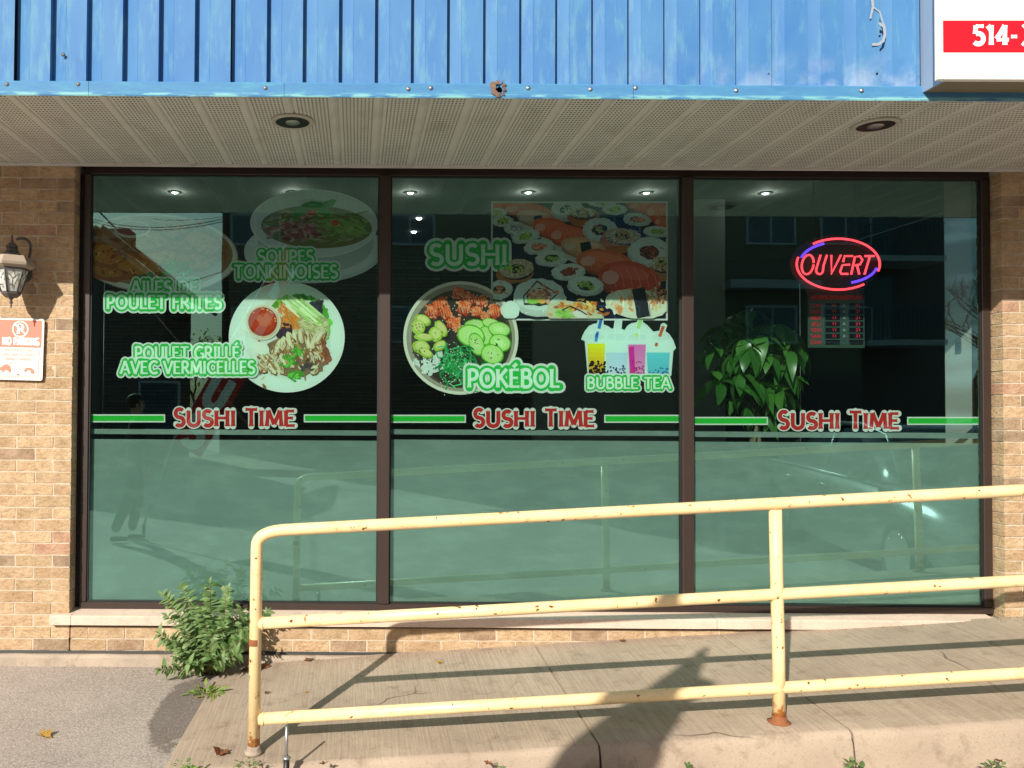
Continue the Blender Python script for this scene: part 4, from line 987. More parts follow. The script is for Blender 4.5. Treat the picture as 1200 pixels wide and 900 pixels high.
# rust flakes on the tubes (paint lost)
# grey stake in front of the ramp
p = at(336, 851, -1.30); st = empty('metal_stake', (p.x, -1.30, ground_z(p.x,-1.3))); tag(st, 'thin grey metal rod with black lower sleeve standing before the ramp', 'stake')
h = p.z-st.location.z; zc = at(336, 889, -1.3).z-st.location.z
bm = bmesh.new(); tube(bm, [(0,0,zc-.02),(0,0,h)], .0065, 10); mk('rod', bm, M_grey, st)
bm = bmesh.new(); lathe(bm, [(.008,zc-.002),(.017,zc),(.018,zc+.006),(.008,zc+.012)], seg=14); mk('collar', bm, M_grey, st)
bm = bmesh.new(); tube(bm, [(0,0,-.02),(0,0,zc-.004)], .0125, 12); mk('sleeve', bm, M_black, st)
# ------------------------------------------------------------------ wall lantern
lc = at(13.5, 320, -.155); lan = empty('wall_lantern', lc); tag(lan, 'weathered black wall lantern with leaf patterned glass on the left pier', 'lantern')
s_ = 1/212.
def hexr(r, z, n=6, rot=30): return [(r*math.cos(math.radians(rot+360*i/n)), r*math.sin(math.radians(rot+360*i/n)), z) for i in range(n)]
def hexbody(rows, mat, name, n=6, cap=True, par=None):
    bm = bmesh.new(); R=[]
    for r, z in rows: R.append([bm.verts.new(p) for p in hexr(r, z, n)])
    for a, b in zip(R, R[1:]):
        for i in range(n): bm.faces.new((a[i],a[(i+1)%n],b[(i+1)%n],b[i]))
    if cap: bm.faces.new(R[0][::-1]); bm.faces.new(R[-1])
    return mk(name, bm, mat, par or lan)
def zy(py): return (320-py)*s_*1.0
hexbody([(.050,zy(303)),(.100,zy(301)),(.124,zy(309)),(.122,zy(312)),(.10,zy(315))], M_lamptop, 'roof')
hexbody([(.052,zy(302)),(.048,zy(297)),(.030,zy(295)),(.026,zy(291)),(.034,zy(290)),(.024,zy(286)),(.012,zy(284))], M_lamp, 'crown')
bm = bmesh.new(); lathe(bm, [(0,zy(274)),(.006,zy(277)),(.005,zy(280)),(.010,zy(282)),(.006,zy(284)),(.014,zy(286))][::-1], seg=12); mk('top_finial', bm, M_lamp, lan)
hexbody([(.048,zy(343)),(.092,zy(315))], M_lampglass, 'glass_body')
hexbody([(.098,zy(317)),(.098,zy(314.5)),(.090,zy(314.5))], M_lamp, 'top_band')
hexbody([(.030,zy(349)),(.052,zy(345)),(.052,zy(342))], M_lamp, 'bottom_band')
for i in range(6):
    a = hexr(.0935, zy(316))[i]; b = hexr(.050, zy(343))[i]; bm = bmesh.new(); tube(bm, [a,b], .005, 6); mk('corner_bar', bm, M_lamp, lan)
bm = bmesh.new(); lathe(bm, [(0,zy(362)),(.004,zy(360)),(.004,zy(357)),(.010,zy(355)),(.006,zy(352)),(.015,zy(349)),(.022,zy(347))], seg=12); mk('bottom_finial', bm, M_lamp, lan)
for i in range(6):                                        # leaded flower on each glass face
    a0 = math.radians(60*i+60); n_ = Vector((math.cos(a0), math.sin(a0), 0)); t_ = Vector((-math.sin(a0), math.cos(a0), 0))
    zc_ = zy(328)
    def pp(u, v, e=.002):
        z = zc_+v; R_ = (.048+(.092-.048)*(z-zy(343))/(zy(315)-zy(343)))*math.cos(math.radians(30)); q = n_*(R_+e)+t_*u; return (q.x,q.y,z)
    for poly in ([(0,.034),(.010,.015),(0,-.002),(-.010,.015)],[(.003,-.004),(.014,.014),(.026,.018),(.018,-.006),(.006,-.030)],[(-.003,-.004),(-.014,.014),(-.026,.018),(-.018,-.006),(-.006,-.030)]):
        bm = bmesh.new(); bm.faces.new([bm.verts.new(pp(u,v)) for u,v in poly]); mk('leaf_glass', bm, M_lead, lan)
    for q in ([(0,.055),(0,.034)],[(-.03,.030),(0,.004),(.03,.030)],[(-.024,-.03),(0,-.030),(0,-.05)],[(-.036,0),(-.018,-.006)],[(.036,0),(.018,-.006)]):
        bm = bmesh.new(); tube(bm, [pp(u,v,.003) for u,v in q], .0014, 5); mk('lead_line', bm, M_lamp, lan)
bm = bmesh.new(); bk = -lc.y
pts = [(.0,bk,.02)]; 
for i in range(13):
    t = i/12; pts.append((.0+.085*math.sin(t*math.pi)*.6+.02, bk-.015-(bk-.02)*t*.95, .05+.15*math.sin(t*math.pi*.62)))
tube(bm, pts[1:], .008, 8); mk('scroll_arm', bm, M_lamp, lan)
bm = bmesh.new(); tube(bm, [(0,bk-.02,.02),(0,bk*.6,.10),(0,bk*.3,.14),(0,.0,.125)], .011, 10); mk('bracket', bm, M_lamp, lan)
bm = bmesh.new(); tube(bm, [(0,bk-.002,.02),(0,bk-.018,.02)], .055, 20); bm.transform(Matrix.Diagonal((1,1,1,1))); mk('wall_plate', bm, M_lamp, lan)
# ------------------------------------------------------------------ parking sign
PY = -.018; c = at(22, 410, PY); ps = empty('parking_sign', c); tag(ps, 'sun faded red and white NO PARKING tow sign on brick', 'sign')
ps.rotation_euler = (0, math.radians(1.2), 0)
def ptf(x, y, d): return ((x-22)/206.0, -d-.0012, (410-y)/206.0)
def rrect(x0,y0,x1,y1,r): return arc(x1-r,y0+r,r,r,-90,0,5)+arc(x1-r,y1-r,r,r,0,90,5)+arc(x0+r,y1-r,r,r,90,180,5)+arc(x0+r,y0+r,r,r,180,270,5)
bm = bmesh.new(); pl = rrect(-8,373,51,445.5,2.6); a = [bm.verts.new(ptf(x,y,0)) for x,y in pl]; f = bm.faces.new(a)
r = bmesh.ops.extrude_face_region(bm, geom=[f]); bmesh.ops.translate(bm, verts=[v for v in r['geom'] if isinstance(v, bmesh.types.BMVert)], vec=(0,.0016,0))
mk('plate', bm, simple('faded_sign_enamel', (.74,.68,.63), .5, 0, .1, 8, .0003), ps)
P = Print(ptf, .0002); PR = (.74,.24,.18); PW_ = (.88,.83,.79); PL = (.72,.34,.28)
P.add(rrect(-5.5,375,48.5,407,2), PR); P.d += 1e-4
P.ell(23,385.5,9.6,9.6,PW_,n=28); P.ell(23,385.5,8.2,8.2,PR,n=28); P.d += 1e-4
text(P, 'P', 19.5, 27, 391, 11, [(.28,0,PW_)]); P.line([(16.8,380.2),(29.2,391)],1.6,PW_)
text(P, 'NO PARKING', 2.8, 45.5, 404.2, 8.6, [(.25,0,PW_)], sp=.10, flare=1.0)
text(P, 'UNAUTHORIZED CARS', 5, 38, 411.6, 2.6, [(.16,0,PL)], sp=.12, flare=1)
text(P, 'TOWED AWAY AT VEHICLE', 1, 42, 417.0, 2.6, [(.16,0,PL)], sp=.12, flare=1)
text(P, "OWNER'S EXPENSE", 6, 37, 422.2, 2.6, [(.16,0,PL)], sp=.12, flare=1)
P.add([(-6,432),(3,430.5),(6,427.5),(12,428.5),(14,432.5),(14,436.5),(-6,437.5)], PR); P.ell(1,437.5,3,3,PW_); P.ell(8.5,437.5,3,3,PW_); P.line([(3,429.5),(16,425),(25,434)],.5,PR)
P.add([(29,434.5),(31,431),(37,430.6),(41,433.5),(41.5,438),(30,435.5)], PR); P.ell(34.8,436.4,2.6,2.6,PW_)
P.line([(-5,441.5),(47,441)],.5,PL); P.line([(46.6,408),(45.5,441)],.5,PL)
P.build('lettering', M_flat, ps)
for z in (.14,-.14):
    bm = bmesh.new(); lathe(bm, [(0,-.006),(.005,-.005),(.006,-.0015)], (0,0,z), 10, 'Y'); mk('screw', bm, M_grey, ps)
# ------------------------------------------------------------------ neon sign
NY_ = .22
nb = empty('neon_sign', at(979,310,NY_)); tag(nb, 'lit red and blue neon sign reading OUVERT hanging behind the right pane', 'neon sign'); NL = nb.location.copy()
M_neonr = emis('red_neon_tube', (1.0,.05,.07), 2.2); M_neonb = emis('blue_neon_tube', (.14,.05,1.0), 1.6)
M_off = simple('unlit_tube', (.10,.03,.03), .3)
def npnt(px, py, e=0.0): v = at(px, py, NY_)-NL; v.y -= e; return v
bm = bmesh.new(); pts = []
for i in range(48):
    a = 2*math.pi*i/48; x = 979+52.5*math.cos(a); y = 309.5+34.5*math.sin(a)
    if 0.9 < a < 2.25: y = 309.5+34.5*math.sin(a) + 6
    if 940 < x < 1016 and y > 335: y = 348
    pts.append((x,y))
f = bm.faces.new([bm.verts.new(npnt(x,y,-.012)) for x,y in pts]); r = bmesh.ops.extrude_face_region(bm, geom=[f]); bmesh.ops.translate(bm, verts=[v for v in r['geom'] if isinstance(v, bmesh.types.BMVert)], vec=(0,-.012+.008,0))
mk('backing_plate', bm, M_gasket, nb)
ox_, oy_, kk = 910, 260, 1/5.807
def ZN(x,y): return (ox_+x*kk, oy_+y*kk)
def ell_arc(cx,cy,rx,ry,a0,a1,n=26): return [ZN(cx+rx*math.cos(math.radians(a0+(a1-a0)*i/n)), cy+ry*math.sin(math.radians(a0+(a1-a0)*i/n))) for i in range(n+1)]
def ntube(name, pts, r, mat, e=.012, par=None):
    bm = bmesh.new(); tube(bm, [npnt(x,y,e) for x,y in pts], r, 8); return mk(name, bm, mat, par or nb)
ntube('neon_tube', ell_arc(412,290,282,173,-127,16), .0065, M_neonr); ntube('neon_tube', ell_arc(412,290,282,173,196,52), .0065, M_neonr)
ntube('blue_tube', ell_arc(405,292,262,150,198,248,12), .0075, M_neonb, .022); ntube('blue_tube', ell_arc(420,292,250,130,12,72,12), .0075, M_neonb, .022)
it = lambda l: [ZN(x,y) for x,y in l]
for st in ([(r_[0]+ (290-r_[1])*.12, r_[1]) for r_ in arc(205,293,40,66,0,350,20)], [(292,228),(262,325)]+arc(285,330,24,28,180,20,6)+[(312,300),(335,228)], [(365,228),(366,355),(430,228)], [(510,235),(455,235),(445,275)], [(490,293),(440,296),(425,340),(432,356),(478,356)], [(500,360),(525,240),(560,236),(576,262),(560,292),(528,298)], [(540,300),(555,360)], [(592,235),(655,235)], [(626,240),(590,360)]):
    ntube('letter_tube', it(st), .0062, M_neonr)
for px, top in ((953,203),(1002,203)):
    bm = bmesh.new(); a = npnt(px,top,0); b = npnt(px if px<960 else 1003, 283 if px<960 else 281,0); n = int((a-b).length/.016)
    for i in range(n):
        q = a.lerp(b, (i+.5)/n); rr_ = [q+Vector((.0035*math.cos(t)*(1 if i%2 else .25), .0035*math.cos(t)*(.25 if i%2 else 1), .0095*math.sin(t))) for t in [k*math.pi/4 for k in range(8)]]
        tube(bm, rr_, .0012, 4, closed=True)
    mk('hanging_chain', bm, M_black, nb)
# opening hours board
hb = empty('hours_board', at(981,377,NY_)); tag(hb, 'dark board of opening hours with red lettering hanging under the neon sign', 'hours board'); HL = hb.location.copy()
bm = bmesh.new(); c0 = at(947,345.5,NY_)-HL; c1 = at(1013.5,408,NY_)-HL; box(bm, c0.x,c1.x,.0,.010,c1.z,c0.z,.0015)
mk('board', bm, simple('smoky_acrylic', (.055,.10,.085), .3), hb)
P = Print(lambda x,y,d: (lambda q: (q.x-HL.x, q.y-d-HL.y-.0008, q.z-HL.z))(at(x,y,NY_)))
DR = (.42,.02,.03)
P.add([(948,346),(1012,346),(1012,351.5),(948,351.5)], (.16,.01,.015)); P.d += 1e-4
text(P, "HEURES D'OUVERTURE", 949.5, 1010.5, 350.9, 4.2, [(.22,0,(.60,.04,.05))], sp=.08, flare=1)
M_led = emis('red_led_digits', (1,.05,.06), .5)
for i, dname in enumerate(('LUN','MAR','MER','JEU','VEN','SAM','DIM')):
    y = 358+i*7.15; text(P, dname, 950, 962, y+2.6, 4.6, [(.24,0,(.62,.04,.05))], sp=.10, flare=1)
    P.add([(967,y-2.6),(984,y-2.6),(984,y+2.8),(967,y+2.8)], (.008,.004,.005)); P.add([(995,y-2.6),(1011.5,y-2.6),(1011.5,y+2.8),(995,y+2.8)], (.008,.004,.006))
    P.d += 1e-4
    if i < 6:
        text(P, '11', 975, 980, y+1.6, 3.2, [(.30,0,(.75,.03,.05))], sp=.1, flare=1); text(P, '31', 1002, 1008, y+1.6, 3.2, [(.30,0,(.75,.03,.08))], sp=.1, flare=1); text(P, 'A', 987.5, 990.5, y+1.6, 3.2, [(.22,0,(.4,.4,.36))], flare=1)
P.build('hours_lettering', M_flat, hb)
# ------------------------------------------------------------------ interior
IZ0 = -.01; CEIL = 3.32; IX0, IX1, IYB = -3.2, 5.6, 5.6
def istruct(name, *a):
    o = obox(name, *a); tag(o, kind='structure'); return o
def slate_mat():
    k = NM('stacked_slate'); geo = k.n('ShaderNodeNewGeometry').outputs['Position']
    br = k.n('ShaderNodeTexBrick'); mp = k.n('ShaderNodeMapping'); mp.inputs['Rotation'].default_value = (math.radians(90),0,0); k.l(geo, mp.inputs[0]); k.l(mp.outputs[0], br.inputs['Vector'])
    br.inputs['Scale'].default_value = 1; br.inputs['Brick Width'].default_value = .42; br.inputs['Row Height'].default_value = .045; br.inputs['Mortar Size'].default_value = .004
    br.inputs['Color1'].default_value = (.26,.23,.17,1); br.inputs['Color2'].default_value = (.09,.09,.085,1); br.inputs['Mortar'].default_value = (.008,.008,.008,1)
    c = k.mix(k.noise(geo, 14, 4), br.outputs[0], (.10,.07,.04)); return k.set(c, .7)
M_slate = slate_mat()
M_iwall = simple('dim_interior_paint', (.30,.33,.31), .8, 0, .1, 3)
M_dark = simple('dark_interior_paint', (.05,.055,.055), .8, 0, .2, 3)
M_iwhite = simple('white_interior_paint', (.62,.64,.62), .75, 0, .08, 4, .0005)
M_ifloor = simple('interior_floor_tile', (.12,.10,.09), .35, 0, .3, 4)
istruct('interior_floor', IX0, IX1, .20, IYB, IZ0-.1, IZ0, M_ifloor)
istruct('interior_ceiling', IX0, IX1, .21, IYB, CEIL, CEIL+.1, M_iwall)
istruct('interior_wall', IX0, 2.4, IYB, IYB+.1, IZ0, CEIL, M_slate)
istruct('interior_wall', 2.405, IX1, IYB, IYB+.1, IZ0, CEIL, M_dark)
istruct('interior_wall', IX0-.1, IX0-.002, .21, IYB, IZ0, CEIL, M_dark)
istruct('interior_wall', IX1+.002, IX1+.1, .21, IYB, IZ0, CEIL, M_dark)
istruct('interior_header', xl0, xr1, .19, .30, ztop-.02, CEIL+.05, M_iwall)
# pier return inside at the right, white painted and partly in the sun
px_ = at(1144.5, 400, .17).x
o = obox('white_interior_pier', px_, px_+1.2, .205, .43, IZ0, CEIL-.002, M_iwhite); tag(o, 'white painted pier just inside the right pane with a small switch', 'pier')
bm = bmesh.new(); q = at(1124,405,.31); box(bm, -.008,.002,-.022,.022,-.045,.045,.003); s2 = mk('switch_plate', bm, M_black, o); s2.location = (px_-.002, .31, q.z)
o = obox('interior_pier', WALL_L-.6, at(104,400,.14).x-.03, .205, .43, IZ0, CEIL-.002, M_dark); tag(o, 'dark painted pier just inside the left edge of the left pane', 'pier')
# grey partition behind the poke bowl
a, b = at(625,420,3.2).x, at(793,420,3.2).x
o = obox('partition_panel', a, b, 3.2, 3.28, IZ0, CEIL-.005, M_iwall); tag(o, 'grey partition panel deep inside the shop behind the middle pane', 'partition')
a, b = at(815,420,2.6).x, at(850,420,2.6).x
o = obox('partition_panel', a, b, 2.6, 2.68, IZ0, CEIL-.005, M_iwall); tag(o, 'narrow grey partition seen behind the hanging plant in the right pane', 'partition')
# table and counter inside (only tops show above film)
M_spot = emis('ceiling_spot_glow', (1,.96,.86), 7)
k_ = 0
spotl = ['above the chicken wings sticker at far left','behind the upper left corner of the middle pane','over the left part of the sushi poster','over the right part of the sushi poster','behind the upper left of the right pane','behind the soup bowl sticker']
for px, py in ((205,222.5),(481,223),(619,222.5),(757.5,223),(897,223.5),(343,222.5)):
    Yd = CAM.y+F*(CEIL-1.5)/(467-py-(px-418)*-.0061) ; p = at(px, py, Yd)
    root = empty('ceiling_spotlight', (p.x, p.y, CEIL)); tag(root, 'small lit ceiling spotlight '+spotl[k_], 'spotlight', 'ceiling spotlights in the shop'); k_ += 1
    pl_ = bpy.data.lights.new('spot_glow','POINT'); pl_.energy = .6; pl_.color = (1,.95,.85); pl_.shadow_soft_size = .03; po_ = bpy.data.objects.new('spot_glow', pl_); COL.objects.link(po_); po_.parent = root; po_.location = (0,0,-.06)
    bm = bmesh.new(); lathe(bm, [(.058,.0),(.060,-.006),(.046,-.008)], seg=18); mk('trim', bm, M_dark, root)
    bm = bmesh.new(); lathe(bm, [(0,-.016),(.018,-.014),(.028,-.008),(.032,-.003)], seg=14); mk('lamp', bm, M_spot, root)
for px, py, t in ((485,269,'lower of the two near the SUSHI caption'),(491,253,'upper of the two near the SUSHI caption')):
    Yd = CAM.y+F*(CEIL-1.5)/(467-py); 
    if Yd > IYB-.2: Yd = IYB-.3 - (0 if py > 260 else .9)
    root = empty('ceiling_spotlight', (at(px,py,Yd).x, Yd, CEIL-.0)); tag(root, 'tiny distant lit ceiling spotlight, '+t, 'spotlight', 'ceiling spotlights in the shop')
    bm = bmesh.new(); lathe(bm, [(0,-.018),(.018,-.016),(.026,-.008),(.030,-.003)], seg=12); mk('lamp', bm, M_spot, root)
# crumpled paper item by the film in middle pane is omitted: a small takeout bag on the counter
# ------------------------------------------------------------------ plants
def leaf_mat(name, c0, c1, trans=.35, rough=.4):
    k = NM(name); rnd = k.n('ShaderNodeObjectInfo').outputs['Random']; geo = k.n('ShaderNodeNewGeometry')
    nz = k.noise(geo.outputs['Position'], 23, 2); f = k.math('ADD', k.math('MULTIPLY', geo.outputs['Random Per Island'], .6), k.math('MULTIPLY', nz, .4))
    f = k.math('FRACT', k.math('ADD', f, rnd))
    c = k.mix(f, c0, c1)
    k.set(c, rough, 0, .4)
    t = k.n('ShaderNodeBsdfTranslucent'); k.l(k.mix(.5, c, (.35,.55,.05), 'MIX'), t.inputs[0])
    m = k.n('ShaderNodeMixShader'); m.inputs[0].default_value = trans; k.l(k.b.outputs[0], m.inputs[1]); k.l(t.outputs[0], m.inputs[2]); k.l(m.outputs[0], k.out.inputs[0])
    return k.m
M_shrub = leaf_mat('shrub_leaf', (.055,.125,.03), (.19,.28,.11), .25, .5)
M_stem = simple('green_brown_stem', (.14,.13,.05), .7)
M_money = leaf_mat('glossy_indoor_leaf', (.035,.15,.025), (.10,.28,.05), .28, .28)
M_weed = leaf_mat('yellow_green_weed', (.30,.36,.07), (.18,.32,.06), .35, .6)
M_trunkin = simple('pale_braided_trunk', (.22,.18,.10), .8, 0, .4, 30, .004)
def leaf_mesh(l, w, mat, droop=.3, fold=.25, n=5, name='leaf', twist=0.0, tipw=.0):
    """leaf along +X from the origin, folded on the midrib and drooping"""
    bm = bmesh.new(); M=[];L=[];R=[]
    for i in range(n+1):
        t = i/n; x = l*t*(1-.12*droop*t); z = -droop*l*t*t; hw = w/2*math.sin(math.pi*min(1,(t*.93+.04))**.85)
        if i == n: hw = tipw
        tw = twist*t
        M.append(bm.verts.new((x,0,z)))
        if hw > 1e-4:
            L.append(bm.verts.new((x, hw*math.cos(tw), z+hw*fold+hw*math.sin(tw)))); R.append(bm.verts.new((x,-hw*math.cos(tw), z+hw*fold-hw*math.sin(tw))))
        else: L.append(M[-1]); R.append(M[-1])
    for i in range(n):
        for A, B in ((M,L),(R,M)):
            q = [A[i],A[i+1],B[i+1],B[i]]; u=[]
            for v in q:
                if v not in u: u.append(v)
            if len(u) >= 3: bm.faces.new(u).smooth = True
    me = bpy.data.meshes.new(name); bm.to_mesh(me); bm.free(); me.materials.append(mat); return me
def basis(d, up=Vector((0,0,1)), roll=0.0):
    d = d.normalized(); s = up.cross(d)
    if s.length < 1e-3: s = Vector((0,1,0))
    s.normalize(); u = d.cross(s); m = Matrix((d, s, u)).transposed().to_4x4()
    return m @ Matrix.Rotation(roll, 4, 'X')
def join_leaves(lst, name, parent, mat, kind='stuff'):
    bm = bmesh.new()
    for me, mtx in lst:
        off = len(bm.verts); t = bmesh.new(); t.from_mesh(me); t.transform(mtx); tm = bpy.data.meshes.new('t'); t.to_mesh(tm); t.free(); bm.from_mesh(tm); bpy.data.meshes.remove(tm)
    me = bpy.data.meshes.new(name); bm.to_mesh(me); bm.free(); me.materials.append(mat); o = link(name, me, parent); tag(o, kind=kind) if kind else None; return o
def place_leaves(lst, parent, mat, limit, name='leaf'):
    lst.sort(key=lambda a: (parent.location+a[1].translation-CAM).length)
    for me, m in lst[:limit]:
        o = link(name, me, parent); o.matrix_local = m
    if lst[limit:]: join_leaves(lst[limit:], 'foliage', parent, mat)
# shrub beside the railing
sb = at(243, 782, -.13); sb.z = ground_z(sb.x, -.13); shrub = empty('green_shrub', sb); tag(shrub, 'bushy green shrub growing from the crack between wall and ramp', 'shrub')
rnd = random.Random(11); SM = [leaf_mesh(l, w, M_shrub, d, .22, 4, twist=tw) for l,w,d,tw in ((.046,.019,.25,.2),(.056,.023,.5,-.2),(.036,.015,.1,.1),(.048,.021,.8,.3))]
leaves = []; stems = bmesh.new()
def sprig(base, tip, n0=6, sc=1.0, bend=.12, start=.25):
    ctrl = base.lerp(tip,.5)+Vector((rnd.uniform(-1,1),rnd.uniform(-1,1),.6))*bend*(tip-base).length
    pts = [base*(1-t)**2+ctrl*2*t*(1-t)+tip*t*t for t in [i/8 for i in range(9)]]
    tube(stems, pts, [.0035*(1-.75*i/8)*sc+.0008 for i in range(9)], 5)
    L_ = sum((pts[i+1]-pts[i]).length for i in range(8)); n = max(4, int(L_/.021)); k0 = 0
    for i in range(n):
        t = start+(1-start)*(i+.5)/n; p = base*(1-t)**2+ctrl*2*t*(1-t)+tip*t*t; d = ((ctrl-base)*(1-t)+(tip-ctrl)*t).normalized()
        side = d.cross(Vector((rnd.uniform(-.4,.4),1+rnd.uniform(-.3,.3),rnd.uniform(-.3,.3)))).normalized(); 
        for s in (1,-1):
            dr = (side*s*1.0 + d*.65 + Vector((rnd.uniform(-.25,.25),rnd.uniform(-.5,.3),rnd.uniform(-.2,.2)))).normalized()
            m = Matrix.Translation(p) @ basis(dr, Vector((0,-.55,.8)), rnd.uniform(-.6,.6)) @ Matrix.Scale(sc*rnd.uniform(.5,1.2)*(.75+.4*(1-abs(t-.6))), 4)
            leaves.append((rnd.choice(SM), m))
    m = Matrix.Translation(tip) @ basis(d, Vector((0,-.5,.8)), rnd.uniform(-.6,.6)) @ Matrix.Scale(sc*.7, 4); leaves.append((rnd.choice(SM), m))
def L3(px, py, Y): return at(px, py, Y)-sb
for tx, ty, Y in ((190,697,-.20),(212,688,-.16),(246,684,-.17),(243,692,-.10),(268,689,-.14),(264,702,-.24),(300,712,-.10),(313,716,-.16),(186,742,-.26),(196,722,-.22),(187,784,-.30),(222,778,-.34),(285,716,-.2),(228,712,-.2)):
    sprig(Vector((rnd.uniform(-.05,.05),rnd.uniform(-.03,.03),0)), L3(tx,ty,Y), sc=1.0, start=.3)
for i in range(27):
    a = rnd.uniform(0,6.28); r = rnd.random()**.5; px = 246+52*r*math.cos(a); py = 742+34*r*math.sin(a); Y = -.13-.15*(1-r*.4)*rnd.uniform(-.5,1)
    sprig(Vector((rnd.uniform(-.06,.06),rnd.uniform(-.04,.02),0)), L3(px,py,Y), sc=rnd.uniform(.8,1.0), start=.45)
for px,py,Y in ((205,770,-.33),(232,775,-.36),(262,772,-.34),(280,765,-.3),(200,752,-.3),(290,745,-.28),(213,760,-.34),(248,768,-.36)): sprig(Vector((0,-.05,.03)), L3(px,py,Y), sc=1.0, start=.4)
mk('stems', stems, M_stem, shrub)
place_leaves(leaves, shrub, M_shrub, 300)
# weeds
WM = [leaf_mesh(l, w, M_weed, d, .3, 3) for l,w,d in ((.05,.013,.5),(.035,.015,.3),(.06,.012,.9))]
GM = [leaf_mesh(l, w, M_shrub, d, .3, 3) for l,w,d in ((.03,.014,.4),(.024,.014,.3),(.036,.014,.8))]
def weed(px, py, Y, n, sc, label, meshes, mat, spread=.05, onramp=False):
    b = at(px, py, Y); b.z = (ramp_z(b.x,Y) if onramp else ground_z(b.x,Y)) if Y > -1.25 else min(b.z, b.z)
    r_ = empty('weed', b); tag(r_, label, 'weed', 'small weeds at the ramp edges'); bm = bmesh.new()
    for i in range(n):
        a = random.uniform(0,6.28); q = Vector((spread*random.random()*math.cos(a), spread*.7*random.random()*math.sin(a), random.uniform(0,.025)*sc))
        d = Vector((math.cos(a), math.sin(a), random.uniform(.25,1.3))); me = random.choice(meshes)
        t = bmesh.new(); t.from_mesh(me); t.transform(Matrix.Translation(q) @ basis(d, roll=random.uniform(-.7,.7)) @ Matrix.Scale(sc*random.uniform(.6,1.2),4)); tm = bpy.data.meshes.new('t'); t.to_mesh(tm); t.free(); bm.from_mesh(tm); bpy.data.meshes.remove(tm)
    me = bpy.data.meshes.new('foliage'); bm.to_mesh(me); bm.free(); me.materials.append(mat); tag(link('foliage', me, r_), kind='stuff')
weed(241, 800, -.42, 46, 1.1, 'yellowing weed tuft on the asphalt just below the shrub', WM, M_weed, .085)
weed(222, 900, -1.24, 30, .8, 'grass tuft at the front left corner of the ramp', WM, M_weed, .05)
weed(292, 899, -1.30, 26, .8, 'small green weed below the first railing post', GM, M_shrub, .05)
weed(216, 898, -1.33, 14, .7, 'little green weed at the left corner of the ramp foot', GM, M_shrub, .04)
weed(584, 902, -1.33, 10, .7, 'tiny green weed at the ramp foot in the middle of the front edge', GM, M_shrub, .03)
weed(1004, 902, -1.33, 26, 1.1, 'leafy green weed at the ramp foot right of the second post', GM, M_shrub, .04)
weed(1164, 903, -1.33, 22, 1.0, 'leafy green weed at the ramp foot at far right', GM, M_shrub, .035)
weed(806, 904, -1.33, 8, .8, 'low green weed at the ramp foot left of the second post', GM, M_shrub, .03)
# fallen leaves
M_ly = simple('yellow_dead_leaf', (.66,.42,.09), .7, 0, .5, 40, .001); M_lb = simple('brown_dead_leaf', (.30,.15,.07), .8, 0, .5, 40, .001); M_lr = simple('rusty_dead_leaf', (.42,.16,.07), .75, 0, .5, 40, .001)
def maple(seed, mat, r=.05, curl=.35):
    rd = random.Random(seed); bm = bmesh.new(); c = bm.verts.new((0,0,0)); R = []; n = 20
    for i in range(n):
        a = 2*math.pi*i/n; k = (1.0 if i%4==0 else .62 if i%2==0 else .72)*rd.uniform(.85,1.1); rr_ = r*k
        if i == n//2: rr_ *= .4
        R.append(bm.verts.new((rr_*math.cos(a), rr_*math.sin(a), curl*r*(k*abs(math.sin(a*1.0+seed)))+rd.uniform(0,.006))))
    for i in range(n): bm.faces.new((c,R[i],R[(i+1)%n])).smooth = False
    tube(bm, [(0,0,.001),(-r*.6,0,.004),(-r*1.1,.004,.006)], .0012, 4)
    bmesh.ops.solidify(bm, geom=bm.faces[:], thickness=.0006)
    return bm
LV = [(52,864,-1.02,M_ly,.042,'curled yellow dead leaf on the asphalt at bottom left',0),(33,777,-.18,M_ly,.055,'flat yellow dead leaf on the asphalt by the left wall foot',0),(128,775,-.12,M_lb,.042,'brown dead leaf against the footing left of the shrub',0),(258,884,-1.10,M_lr,.042,'rust brown leaf on the ramp just left of the first railing post',1),
(515,777,-.20,M_ly,.020,'small yellow leaf on the ramp near the wall',1),(330,774,-.07,M_lb,.035,'brown leaf litter piece just right of the shrub',1),(362,774,-.08,M_lb,.03,'pale brown leaf against the wall right of the shrub',1),(311,782,-.20,M_lr,.035,'reddish dead leaf behind the first railing post',1),(288,786,-.24,M_lb,.03,'dark dead leaf under the right side of the shrub',1),(730,752,-.05,M_lb,.022,'brown leaf on the ramp by the wall in the middle',1),(236,790,-.36,M_ly,.045,'yellow dead leaf lying under the shrub above the weed',0),(441,424+321,-.04,M_lb,.012,'tiny dry leaf crumb near the wall foot',1),(313,813,-.42,M_lb,.018,'thin curled leaf on the ramp beside the first post',1),(359,812,-.42,M_ly,.012,'tiny tan leaf on the ramp right of the first post',1),(264,803,-.40,M_white,.016,'small whitish scrap on the asphalt beside the weed',0),(380,896,-1.3,M_lb,.02,'brown dead leaf at the ramp foot right of the metal stake',2),(572,896,-1.3,M_lr,.02,'rusty dead leaf at the ramp foot in the middle',2),(232,818,-.55,M_ly,.012,'tiny yellow leaf fleck in the dark stain',0),(1170,893,-1.3,M_lb,.02,'brown dead leaf at the ramp foot far right',2)]
